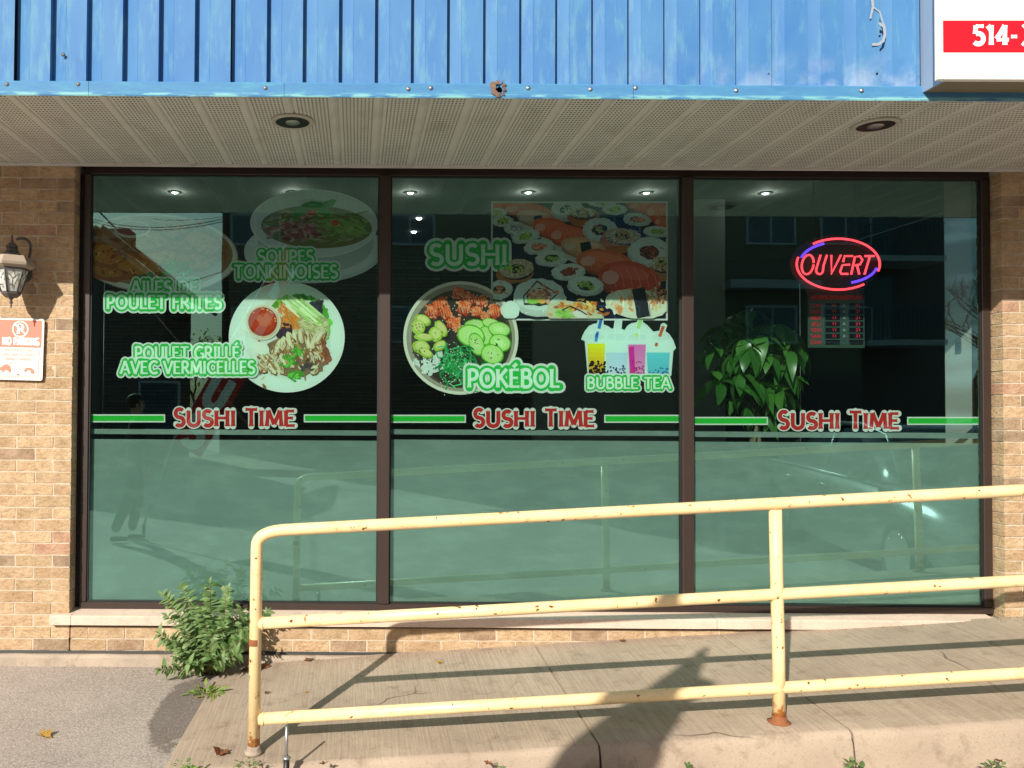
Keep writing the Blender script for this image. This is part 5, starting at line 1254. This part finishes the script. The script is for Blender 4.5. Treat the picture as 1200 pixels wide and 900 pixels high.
for i,(px,py,Y,m,r,lab,on) in enumerate(LV):
    p = at(px,py,Y)
    # find where the sight line meets the ground or ramp
    for _ in range(30):
        zz = ramp_z(p.x,p.y) if on == 1 else ground_z(p.x,p.y) if on == 0 else p.z
        Yn = Y = Y + (p.z-zz)*2.2; p = at(px,py,Yn)
        if abs(p.z-zz) < 1e-4: break
    if on == 1: p.z = ramp_z(p.x,p.y)
    elif on == 0: p.z = ground_z(p.x,p.y)
    o = mk('fallen_leaf', maple(i, m, r, .5 if i in (0,3) else .25), m); o.location = p+Vector((0,0,.003)); o.rotation_euler = (random.uniform(-.2,.2),random.uniform(-.2,.2),random.uniform(0,6.28)); tag(o, lab, 'fallen leaf', 'dead leaves scattered on the ground')
# grit and crumbs gathered along the wall foot, the ramp edges and the joints
rg = random.Random(33); vs=[];fs=[]
def crumb(x, y, z, r):
    o_ = len(vs); a = rg.uniform(0,6.28)
    for k in range(3): vs.append((x+r*math.cos(a+k*2.1), y+r*math.sin(a+k*2.1)*rg.uniform(.6,1), z-.001))
    vs.append((x,y,z+r*rg.uniform(.4,1.1))); fs.extend([(o_,o_+1,o_+3),(o_+1,o_+2,o_+3),(o_+2,o_,o_+3)])
for _ in range(900):
    x = rg.uniform(-2.4,4.4); y = -abs(rg.gauss(0,.05))-.01
    if x < -.75: y -= .045; z = ground_z(x,y)
    else: z = ramp_z(x,y)
    crumb(x, y, z, rg.uniform(.0015,.006))
for _ in range(420):
    y = -rg.uniform(.02,1.2); x = left_x(y)-abs(rg.gauss(0,.05)); crumb(x, y, ground_z(x,y), rg.uniform(.0015,.005))
for _ in range(700):
    x = rg.uniform(-.7,4.4); y = -rg.uniform(.05,1.2); crumb(x, y, ramp_z(x,y), rg.uniform(.001,.0028))
for _ in range(500):
    x = rg.uniform(-2.4,-.85); y = -rg.uniform(.05,1.3); crumb(x, y, ground_z(x,y), rg.uniform(.001,.0030))
me = bpy.data.meshes.new('grit'); me.from_pydata(vs, [], fs); me.materials.append(simple('grit_crumbs', (.26,.20,.15), .9, 0, .7, 9)); tag(link('grit', me), 'dusty grit and crumbs gathered along the wall foot and ramp', kind='stuff')
# indoor money tree
mb = at(885, 700, .62); mb.z = IZ0; mt = empty('indoor_plant', mb); tag(mt, 'tall glossy green indoor plant with drooping leaves behind the right pane', 'plant')
def T3(px, py, Y=.62): return at(px,py,Y)-mb
bm = bmesh.new(); lathe(bm, [(.14,0),(.17,.02),(.21,.36),(.22,.38),(.20,.38),(.19,.33),(0,.33)], seg=24); mk('pot', bm, M_dark, mt)
for k in range(3):
    bm = bmesh.new(); tube(bm, [Vector((.028*math.cos(t*7+k*2.1), .028*math.sin(t*7+k*2.1), .33+t*1.05)) for t in [i/14 for i in range(15)]], [.02-.008*i/14 for i in range(15)], 8); mk('trunk', bm, M_trunkin, mt)
rnd = random.Random(5); ML = [leaf_mesh(l, w, M_money, d, .16, 7, twist=tw) for l,w,d,tw in ((.21,.088,.75,.2),(.18,.078,.45,-.25),(.24,.094,1.0,.1),(.15,.068,.9,.3))]
ml = []; stm = bmesh.new(); top = Vector((0,0,1.38))
def whorl(p, d, n=6, sc=1.0):
    for i in range(n):
        a = 2*math.pi*i/n+rnd.uniform(-.2,.2); s = d.cross(Vector((.2,1,.1))).normalized(); u = d.cross(s).normalized()
        dd = (d*.35+s*math.cos(a)+u*math.sin(a)+Vector((0,0,-.38))).normalized(); ml.append((rnd.choice(ML), Matrix.Translation(p) @ basis(dd, roll=rnd.uniform(-.4,.4)) @ Matrix.Scale(sc*rnd.uniform(.8,1.1),4)))
for px,py,Y in ((848,385,.58),(836,408,.56),(862,372,.66),(880,366,.62),(906,384,.52),(925,392,.60),(938,412,.62),(893,395,.42),(870,400,.42),(918,430,.52),(850,432,.66),(866,440,.40),(888,452,.42),(905,455,.5),(930,445,.72),(858,470,.6),(876,478,.5),(900,484,.55),(838,398,.72),(912,405,.8),(856,420,.46),(878,410,.38),(902,420,.40),(926,415,.44),(845,450,.5),(915,462,.46),(868,388,.85),(925,470,.7)):
    p = T3(px,py-3,Y); b = Vector((rnd.uniform(-.02,.02),rnd.uniform(-.02,.02), min(1.36, max(.85, p.z-.12)))); mid = b.lerp(p,.5)+Vector((0,0,.07)); pts = [b*(1-t)**2+mid*2*t*(1-t)+p*t*t for t in [i/6 for i in range(7)]]; tube(stm, pts, [.006-.0005*i for i in range(7)], 6)
    whorl(p, (p-mid).normalized(), rnd.choice((5,6,7)), rnd.uniform(.55,1.0))
mk('branches', stm, M_stem, mt); place_leaves(ml, mt, M_money, 250)
# ------------------------------------------------------------------ the street behind the viewer (mirrored in the glass)
VD = 4.634+.0   # virtual distance = VD + distance from glass
def mir(px, py, d):                                       # world point whose mirror image shows at this pixel, at distance d in front of the glass
    q = at(px, py, GLASS_Y+d); return Vector((q.x, GLASS_Y-d, q.z))
M_aptw = simple('tan_facade_brick', (.17,.15,.10), .85, 0, .25, 6, .003); M_aptf = simple('white_window_frame', (.40,.42,.42), .5); M_aptg = NM('street_window_glass').set((.05,.07,.09), .05, 0, .6)
M_dkbr = simple('dark_brick', (.13,.10,.085), .9, 0, .4, 8, .003); M_roofs = simple('brown_shingle', (.20,.08,.045), .9, 0, .5, 14, .004); M_bal = simple('balcony_metal', (.06,.10,.13), .5, .3)
M_trim = simple('pale_wood_trim', (.22,.20,.18), .6)
D = 19.3
ax0, ax1 = mir(267,400,D).x, mir(1103,400,D).x; gz = ground_z(0,-19)
ap = empty('apartment_building', ((ax0+ax1)/2, GLASS_Y-D, gz)); tag(ap, 'tan apartment building with white windows across the street mirrored in the glass', 'building'); AL = ap.location.copy()
def apart(name, x0,x1,y0,y1,z0,z1,mat,par=None,off=None): 
    q = off or AL
    return obox(name, x0-q.x,x1-q.x,y0-q.y,y1-q.y,z0-q.z,z1-q.z,mat,par or ap)
yf = GLASS_Y-D; 
apart('wall', ax0, ax1-2.4, yf-9, yf, gz, gz+9.6, M_aptw)
apart('stairwell_wall', ax1-2.395, ax1+1.0, yf-9, yf-1.2, gz, gz+9.6, M_dkbr)
apart('base_wall', ax0+.02, ax1-2.42, yf+.0, yf+.12, gz, 2.6+gz, M_dkbr)
apart('roof_edge', ax0-.2, ax1+.2, yf-9.2, yf+.3, gz+9.605, gz+9.9, M_aptf)
def winw(cx, z, w_=1.5, h_=.95):
    x0 = cx-w_/2
    f = apart('window', x0, x0+w_, yf+.004, yf+.06, z, z+h_, M_aptf)
    obox('window_pane', x0-AL.x+.07, x0-AL.x+w_/2-.03, .061, .066, z-AL.z+.07, z-AL.z+h_-.07, M_aptg, f); obox('window_pane', x0-AL.x+w_/2+.03, x0-AL.x+w_-.07, .061, .066, z-AL.z+.07, z-AL.z+h_-.07, M_aptg, f)
for px in (300,480,720,903,990):
    cx = mir(px,270,D).x; z1 = mir(px,288,D).z
    winw(cx, z1); winw(cx, z1+2.75); winw(cx, z1-2.9, 1.5, 1.1)
x0 = mir(845,340,D).x; 
apart('door_canopy', x0, x0+2.6, yf+.13, yf+.7, mir(845,342,D).z, mir(845,332,D).z, M_aptf)
for zz in (mir(1050,308,D).z, mir(1050,405,D).z, mir(1050,210,D).z):
    b0 = apart('balcony', ax1-2.38, ax1-.02, yf-1.18, yf+.3, zz, zz+.16, M_aptf); bm = bmesh.new()
    for i in range(18): box(bm, ax1-2.3+i*.13-AL.x, ax1-2.28+i*.13-AL.x, .26, .28, zz+.161-AL.z, zz+1.1-AL.z)
    box(bm, ax1-2.36-AL.x, ax1-.04-AL.x, .25, .29, zz+1.101-AL.z, zz+1.15-AL.z); mk('balcony_railing', bm, M_bal, b0)
    apart('balcony_door', ax1-1.9, ax1-.7, yf-1.195, yf-1.15, zz+.17, zz+2.2, M_aptg)
# gabled house at left
Dh = 15.0; ga = mir(122,272,Dh); gr = mir(213,345,Dh); gl = Vector((2*ga.x-gr.x, ga.y, gr.z)); g0 = ground_z(0,-15)
hs = empty('gabled_house', (ga.x, ga.y, g0)); tag(hs, 'dark gabled house with brown shingle roof across the street at the left of the reflection', 'house'); HLc = hs.location.copy()
bm = bmesh.new(); fr_ = [(gl.x+.4,g0),(gr.x-.4,g0),(gr.x-.4,gr.z),(ga.x,ga.z-.25),(gl.x+.4,gr.z)]
A = [bm.verts.new((x-HLc.x, 0, z-HLc.z)) for x,z in fr_]; B = [bm.verts.new((x-HLc.x, -3, z-HLc.z)) for x,z in fr_]
bm.faces.new(A); bm.faces.new(B[::-1]); [bm.faces.new((A[i],B[i],B[(i+1)%5],A[(i+1)%5])) for i in range(5)]; mk('wall', bm, M_dkbr, hs)
for e in (gl, gr):
    bm = bmesh.new(); d = (e-ga).normalized(); e2 = e+d*.3; n_ = Vector((-d.z,0,d.x)); n_ = n_ if n_.z > 0 else -n_
    vs = [ga-HLc, e2-HLc, e2+n_*.14-HLc, ga+n_*.14-HLc]; A = [bm.verts.new(v+Vector((0,.35,0))) for v in vs]; B = [bm.verts.new(v+Vector((0,-3.3,0))) for v in vs]
    bm.faces.new(A); bm.faces.new(B[::-1]); [bm.faces.new((A[i],B[i],B[(i+1)%4],A[(i+1)%4])) for i in range(4)]; mk('roof', bm, M_roofs, hs)
    bm = bmesh.new(); vs = [ga-n_*.16-HLc, e2-n_*.16-HLc, e2-n_*.01-HLc, ga-n_*.01-HLc]; A = [bm.verts.new(v+Vector((0,.38,0))) for v in vs]; B = [bm.verts.new(v+Vector((0,.30,0))) for v in vs]
    bm.faces.new(A); bm.faces.new(B[::-1]); [bm.faces.new((A[i],B[i],B[(i+1)%4],A[(i+1)%4])) for i in range(4)]; mk('barge_board', bm, M_trim, hs)
q = mir(117,262,Dh); obox('chimney', -.45, .25, -2, -1.3, ga.z-HLc.z-.4, mir(117,254,Dh).z-HLc.z, M_dkbr, hs)
for dx in (-1.6,1.4):
    f = obox('window', dx-.5, dx+.5, .004, .05, 1.0, 2.2, M_aptf, hs); obox('window_pane', dx-.44, dx+.44, .051, .056, 1.06, 2.14, M_aptg, f)
# low white building far away under the sky
o = obox('low_building', -24, -11.6, -44, -38, -.2, 2.2, M_dkbr); tag(o, 'low dark building far down the street mirrored at the left', 'building')
# trees
M_bark = simple('tree_bark', (.10,.075,.055), .95, 0, .5, 12, .01); M_tleaf = leaf_mat('tree_leaf', (.03,.07,.02), (.07,.12,.03), .2, .6)
def street_tree(base, h, spread, seed, label, leafy, name):
    rd = random.Random(seed); root = empty(name, base); tag(root, label, 'tree', 'street trees mirrored in the glass')
    bm = bmesh.new(); tips = []
    def grow(p, d, l, r, lev):
        q = p+d*l; m_ = p.lerp(q,.5)+Vector((rd.uniform(-1,1),rd.uniform(-1,1),0))*l*.08
        tube(bm, [p,m_,q], [r,r*.85,r*.65], 6 if lev < 2 else 4, cap=False)
        if lev >= (5 if not leafy else 4): tips.append(q); return
        for i in range(3 if lev else 4):
            a = rd.uniform(0,6.28); v = (d*.8+Vector((math.cos(a)*spread,math.sin(a)*spread,rd.uniform(-.1,.5)))).normalized(); grow(q if i else m_.lerp(q,.6), v, l*rd.uniform(.62,.8), r*.58, lev+1)
            if lev > 1: tips.append(q)
    grow(Vector((0,0,-.1)), Vector((0,0,1)), h*.28, h*(.022 if leafy else .013), 0); mk('trunk', bm, M_bark, root)
    if leafy:
        me = leaf_mesh(.12,.07,M_tleaf,.3,.2,2); vs=[];fs=[]
        base_v = [v.co.copy() for v in me.vertices]; base_f = [tuple(p.vertices) for p in me.polygons]
        for t in tips:
            for _ in range(5):
                mt_ = Matrix.Translation(t+Vector((rd.gauss(0,.28),rd.gauss(0,.28),rd.gauss(0,.25)))) @ basis(Vector((rd.uniform(-1,1),rd.uniform(-1,1),rd.uniform(-1,.4)))) @ Matrix.Scale(rd.uniform(.9,1.8),4); o_ = len(vs); vs += [mt_ @ v for v in base_v]; fs += [tuple(i+o_ for i in f) for f in base_f]
        m2_ = bpy.data.meshes.new('crown'); m2_.from_pydata(vs, [], fs); m2_.materials.append(M_tleaf); tag(link('crown', m2_, root), kind='stuff')
p = mir(238,440,24); street_tree(Vector((p.x,p.y,-.3)), 5.2, .55, 3, 'dark leafy tree across the street below the sky at left of the reflection', True, 'leafy_tree')
p = mir(1142,440,26); street_tree(Vector((p.x,p.y,-.3)), 10.0, .6, 8, 'bare branched tree mirrored at the right edge of the window', False, 'bare_tree')
p = mir(1180,440,34); street_tree(Vector((p.x,p.y,-.3)), 11.0, .75, 18, 'second bare tree farther back at the right edge of the reflection', False, 'bare_tree')
# utility pole with wires
q = mir(264,330,21.0); pole = empty('utility_pole', (q.x, q.y, -.3)); tag(pole, 'wooden utility pole with crossarm and overhead wires across the street', 'utility pole')
bm = bmesh.new(); tube(bm, [(0,0,0),(0,0,9.5)], [.15,.11], 10); mk('pole', bm, M_bark, pole); obox('crossarm', -1.0, 1.0, -.06, .06, 8.6, 8.75, M_bark, pole)
def wire(a, b, sag):
    bm = bmesh.new(); tube(bm, [a.lerp(b,t)+Vector((0,0,-sag*4*t*(1-t))) for t in [i/16 for i in range(17)]], .014, 5); mk('wire', bm, M_black, pole)
for a, b, s in (((115,246,9),(212,332,20.9),.1),((212,332,20.9),(264,316,21),.02),((104,255,24),(264,257,21),.3),((104,258,24),(264,260,21),.3),((180,256,26),(268,254,21),.1)):
    A = mir(*a)-pole.location; B = mir(*b)-pole.location; wire(A, B, s)
# leaning feather flag
db = 5.2; fb = mir(219,527,db); ft = mir(352,294,db); base = fb+(fb-ft).normalized()*1.05
fl = empty('feather_flag', base); tag(fl, 'leaning red feather flag with white SUSHI lettering standing on the pavement', 'flag')
gz_ = ground_z(base.x, base.y); d = (ft-fb).normalized(); s_v = Vector((d.z,0,-d.x)); Lf = (ft-fb).length; wd = .40
bm = bmesh.new(); tube(bm, [Vector((0,0,0))-s_v*wd*.5*0, fb-base-s_v*wd*.5, ft-base-s_v*wd*.5], [.016,.014,.008], 8); mk('flag_pole', bm, M_grey, fl)
bm = bmesh.new(); tube(bm, [(0,0,gz_-base.z+.04),(0,0,.01)], .02, 8); mk('ground_stem', bm, M_black, fl)
NU, NV = 4, 24; vs=[];fs=[]
for j in range(NV+1):
    for i in range(NU+1):
        u = wd*i/NU; v = Lf*j/NV; uu = u*(1-.93*max(0,(j/NV-.68)/.32)**1.6); q_ = (fb-base)+d*v+s_v*(uu-wd*.5); q_.y += .02*math.sin(v*2.3+u*5)+.004; vs.append(tuple(q_))
for j in range(NV):
    for i in range(NU): a_ = j*(NU+1)+i; fs.append((a_,a_+1,a_+NU+2,a_+NU+1))
me = bpy.data.meshes.new('cloth'); me.from_pydata(vs,[],fs); me.materials.append(simple('red_flag_cloth', (.62,.03,.03), .8)); link('cloth', me, fl)
for side in (1,-1):
    def ftf(x, y, dd):
        u = x*side; v = y; q_ = (fb-base)+d*v+s_v*(u); q_.y += .02*math.sin(v*2.3+(u+wd*.5)*5)+.004+side*(.006+dd); return tuple(q_)
    P = Print(ftf)
    # letters stacked along the flag, read from its foot upward
    for i, ch in enumerate('SUSHI'):
        text(P, ch, -.15+(.0), .09 if i > 2 else .12, .06+i*.52, .42, [(.26,0,(.75,.75,.73))], up=1, flare=1.2)
    P.build('flag_lettering', M_flat, fl)
# ------------------------------------------------------------------ parked car
M_paint = NM('silver_car_paint').set((.22,.23,.24), .25, .6, .5, 1.0); M_tyre = simple('tyre_rubber', (.02,.02,.02), .85); M_rim = simple('alloy_rim', (.70,.70,.70), .25, .9, .1)
car = empty('parked_car', (5.79, -3.42, ground_z(5,-3.3)), math.radians(98.8)); tag(car, 'silver sedan parked beside the ramp, mirrored in the right pane', 'car')
def loft(secs, mat, name, par):
    bm = bmesh.new(); R = [[bm.verts.new(p) for p in s] for s in secs]; n = len(R[0])
    for a, b in zip(R, R[1:]):
        for i in range(n-1): bm.faces.new((a[i],a[i+1],b[i+1],b[i])).smooth = True
    bm.faces.new(R[0]); bm.faces.new(R[-1][::-1]); return mk(name, bm, mat, par)
def csec(x, w_, zb_, zs, zt): return [(x,-w_*.93,zb_),(x,-w_,zb_+.15),(x,-w_*1.0,zs-.12),(x,-w_*.95,zs),(x,-w_*.80,zt-.005),(x,0,zt),(x,w_*.80,zt-.005),(x,w_*.95,zs),(x,w_,zs-.12),(x,w_,zb_+.15),(x,w_*.93,zb_)]
loft([csec(*v) for v in ((-2.28,.62,.42,.62,.72),(-2.22,.78,.28,.80,.95),(-1.9,.86,.22,.90,1.02),(-1.3,.90,.20,.93,1.0),(-.5,.91,.18,.92,.98),(.4,.91,.18,.90,.96),(1.1,.90,.20,.86,.94),(1.7,.86,.22,.78,.88),(2.1,.78,.26,.68,.78),(2.28,.60,.34,.56,.62))], M_paint, 'body', car)
def gsec(x, wb, wt, zb_, zt): return [(x,-wb,zb_),(x,-(wb+wt)/2-.01,(zb_+zt)/2),(x,-wt,zt-.04),(x,-wt*.7,zt),(x,wt*.7,zt),(x,wt,zt-.04),(x,(wb+wt)/2+.01,(zb_+zt)/2),(x,wb,zb_)]
gh = loft([gsec(*v) for v in ((-1.75,.78,.70,.98,1.0),(-1.15,.80,.62,.95,1.34),(-.5,.81,.63,.93,1.42),(.1,.81,.62,.93,1.42),(.6,.80,.60,.92,1.30),(1.15,.78,.70,.92,.95))], M_aptg, 'greenhouse', car)
loft([gsec(*v) for v in ((-1.10,.60,.60,1.335,1.36),(-.5,.62,.62,1.40,1.435),(.1,.62,.61,1.40,1.435),(.48,.60,.58,1.33,1.355))], M_paint, 'roof', car)
for s in (1,-1):
    for pts in ([(-1.72,.77,1.0),(-1.12,.615,1.345),(-.5,.635,1.425),(.1,.625,1.425),(.55,.60,1.335),(1.15,.76,.955)],[(-.42,.635,1.42),(-.38,.80,.95)],):
        bm = bmesh.new(); tube(bm, [(x,y*s*1.01,z+.004) for x,y,z in pts], .028, 8); mk('pillar', bm, M_paint, car)
    bm = bmesh.new(); tube(bm, [(-1.8,.885*s,.94),(-.5,.895*s,.935),(1.1,.875*s,.90)], .012, 6); mk('belt_trim', bm, M_rim, car)
    for x in (-.15,-1.1): bm = bmesh.new(); tube(bm, [(x-.1,.925*s,.80),(x,.94*s,.805),(x+.1,.925*s,.80)], .014, 6); mk('door_handle', bm, M_rim, car)
    bm = bmesh.new(); bmesh.ops.create_icosphere(bm, subdivisions=2, radius=.1); bm.transform(Matrix.Translation((.85,1.0*s,.98)) @ Matrix.Diagonal((.8,1,.7,1))); mk('mirror', bm, M_paint, car)
    bm = bmesh.new(); bmesh.ops.create_icosphere(bm, subdivisions=2, radius=.16); bm.transform(Matrix.Translation((2.05,.58*s,.64)) @ Matrix.Diagonal((1.1,.9,.5,1))); mk('headlight', bm, M_lampglass, car)
    for x in (1.38,-1.36):
        wh = empty('wheel', (x, .80*s, .325)); wh.parent = car
        bm = bmesh.new(); lathe(bm, [(.215,-.10),(.30,-.115),(.325,-.08),(.325,.08),(.30,.115),(.215,.10)], seg=28, axis='Y'); mk('tyre', bm, M_tyre, wh)
        bm = bmesh.new(); lathe(bm, [(.225,.118*s),(.215,.110*s),(.20,.03*s)], seg=28, axis='Y'); lathe(bm, [(0,.10*s),(.045,.10*s),(.05,.07*s)], seg=14, axis='Y')
        for i in range(5):
            for o_ in (-.14,.14):
                a = 2*math.pi*i/5; tube(bm, [(.04*math.cos(a),.095*s,.04*math.sin(a)),(.21*math.cos(a+o_),.105*s,.21*math.sin(a+o_))], .016, 6)
        mk('rim', bm, M_rim, wh)
        bm = bmesh.new(); lathe(bm, [(0,-.02*s),(.20,-.02*s)], seg=20, axis='Y'); mk('brake_disc', bm, M_black, wh)
bm = bmesh.new(); box(bm, 2.245,2.275,-.42,.42,.42,.56,.01); mk('grille', bm, M_black, car)
# kerb and pavement on the far side of the road
o = obox('far_pavement', -60, 60, -19.0, -14.0, -.9, -.12, M_kerb); tag(o, kind='structure')
# ------------------------------------------------------------------ pedestrian near the flag (seen only as dark legs in the frosted glass)
pp_ = mir(157,633,5.1); M_jean = simple('dark_denim', (.02,.028,.045), .85, 0, .4, 60, .001); M_coat = simple('black_jacket', (.015,.015,.018), .8, 0, .4, 40, .002); M_skin = simple('skin', (.45,.26,.18), .55, 0, .1, 20, .0005); M_hair = simple('dark_hair', (.02,.014,.01), .7, 0, .4, 80, .003); M_shoe = simple('dark_shoes', (.02,.018,.018), .6)
pe = empty('person', (pp_.x, pp_.y, ground_z(pp_.x, pp_.y)), math.radians(-110)); tag(pe, 'person in dark jacket and jeans walking near the leaning flag, mirrored in the left pane', 'person')
def skin(name, verts, edges, radii, mat, root=0, lv=2):
    me = bpy.data.meshes.new(name); me.from_pydata(verts, edges, []); o = bpy.data.objects.new(name+'_tmp', me); COL.objects.link(o)
    sk = o.modifiers.new('s','SKIN'); sk.use_smooth_shade = True; sd = o.modifiers.new('d','SUBSURF'); sd.levels = lv; sd.render_levels = lv
    for i, r in enumerate(radii):
        v = me.skin_vertices[0].data[i]; v.radius = r if isinstance(r, tuple) else (r,r); v.use_root = (i == root)
    dg = bpy.context.evaluated_depsgraph_get(); ev = o.evaluated_get(dg); m2 = bpy.data.meshes.new_from_object(ev); bpy.data.objects.remove(o)
    m2.materials.clear(); m2.materials.append(mat); m2.shade_smooth(); m2.name = name; return link(name, m2, pe)
V = [(0,0,.95),(0,.0,1.12),(0,.01,1.30),(0,.01,1.42),(0,.0,1.50),
     (.10,0,.90),(.11,.06,.50),(.11,-.02,.10),(-.10,0,.90),(-.11,-.08,.50),(-.11,-.24,.13),
     (.17,.01,1.40),(.23,-.06,1.14),(.22,.06,.92),(-.17,.01,1.40),(-.23,.07,1.14),(-.22,.14,.92)]
skin('body', V, [(0,1),(1,2),(2,3),(3,4),(0,5),(5,6),(6,7),(0,8),(8,9),(9,10),(3,11),(11,12),(12,13),(3,14),(14,15),(15,16)],
     [(.15,.11),(.14,.10),(.17,.115),(.11,.08),.055,.095,.062,.045,.095,.062,.045,.06,.045,.032,.06,.045,.032], M_coat)
for s, x, y, z in ((1,.11,-.02,.05),(-1,-.11,-.24,.07)):
    skin('trouser_leg', [(s*.09,0 if s==1 else -.01,.92),(x,.06 if s==1 else -.08,.50),(x,y,z+.06)], [(0,1),(1,2)], [.105,.075,.058], M_jean)
    skin('shoe', [(x,y-.05,z-.01),(x,y+.06,z-.012),(x,y+.17,z-.02)], [(0,1),(1,2)], [(.045,.04),(.048,.035),(.035,.022)], M_shoe)
    hx, hy = (.22,.06) if s == 1 else (-.22,.14)
    hv = [(hx,hy,.91),(hx,hy+.01,.85)]; he = [(0,1)]; hr = [.022,(.034,.016)]
    for f_i, (fo, fl_) in enumerate(((-.027,.062),(-.009,.072),(.009,.068),(.026,.054))):
        b_ = len(hv); hv += [(hx,hy+.01+fo,.815),(hx-s*.008,hy+.015+fo,.815-fl_*.5),(hx-s*.022,hy+.02+fo,.815-fl_)]; he += [(1,b_),(b_,b_+1),(b_+1,b_+2)]; hr += [.009,.008,.007]
    b_ = len(hv); hv += [(hx-s*.01,hy+.045,.855),(hx-s*.02,hy+.06,.82)]; he += [(1,b_),(b_,b_+1)]; hr += [.010,.009]
    skin('hand', hv, he, hr, M_skin, 0, 1)
skin('head', [(0,0,1.48),(0,.005,1.56),(0,.02,1.63),(0,.015,1.70),(0,.115,1.625)], [(0,1),(1,2),(2,3),(2,4)], [.05,(.062,.07),(.078,.092),(.07,.08),.012], M_skin)
for s in (1,-1):
    bm = bmesh.new(); bmesh.ops.create_icosphere(bm, subdivisions=2, radius=.012); bm.transform(Matrix.Translation((s*.03,.098,1.655))); mk('eye', bm, M_black, pe)
    bm = bmesh.new(); bmesh.ops.create_icosphere(bm, subdivisions=2, radius=.03); bm.transform(Matrix.Translation((s*.08,.01,1.635)) @ Matrix.Diagonal((.35,.6,1,1))); mk('ear', bm, M_skin, pe)
bm = bmesh.new(); box(bm, -.022,.022,.088,.100,1.585,1.592,.002); mk('mouth', bm, simple('lips', (.35,.12,.10), .5), pe)
bm = bmesh.new(); bmesh.ops.create_icosphere(bm, subdivisions=3, radius=.1); bm.transform(Matrix.Translation((0,-.005,1.68)) @ Matrix.Diagonal((.92,1.05,.95,1)))
bmesh.ops.delete(bm, geom=[v for v in bm.verts if v.co.y > .05 and v.co.z < 1.70], context='VERTS'); mk('hair', bm, M_hair, pe, True)
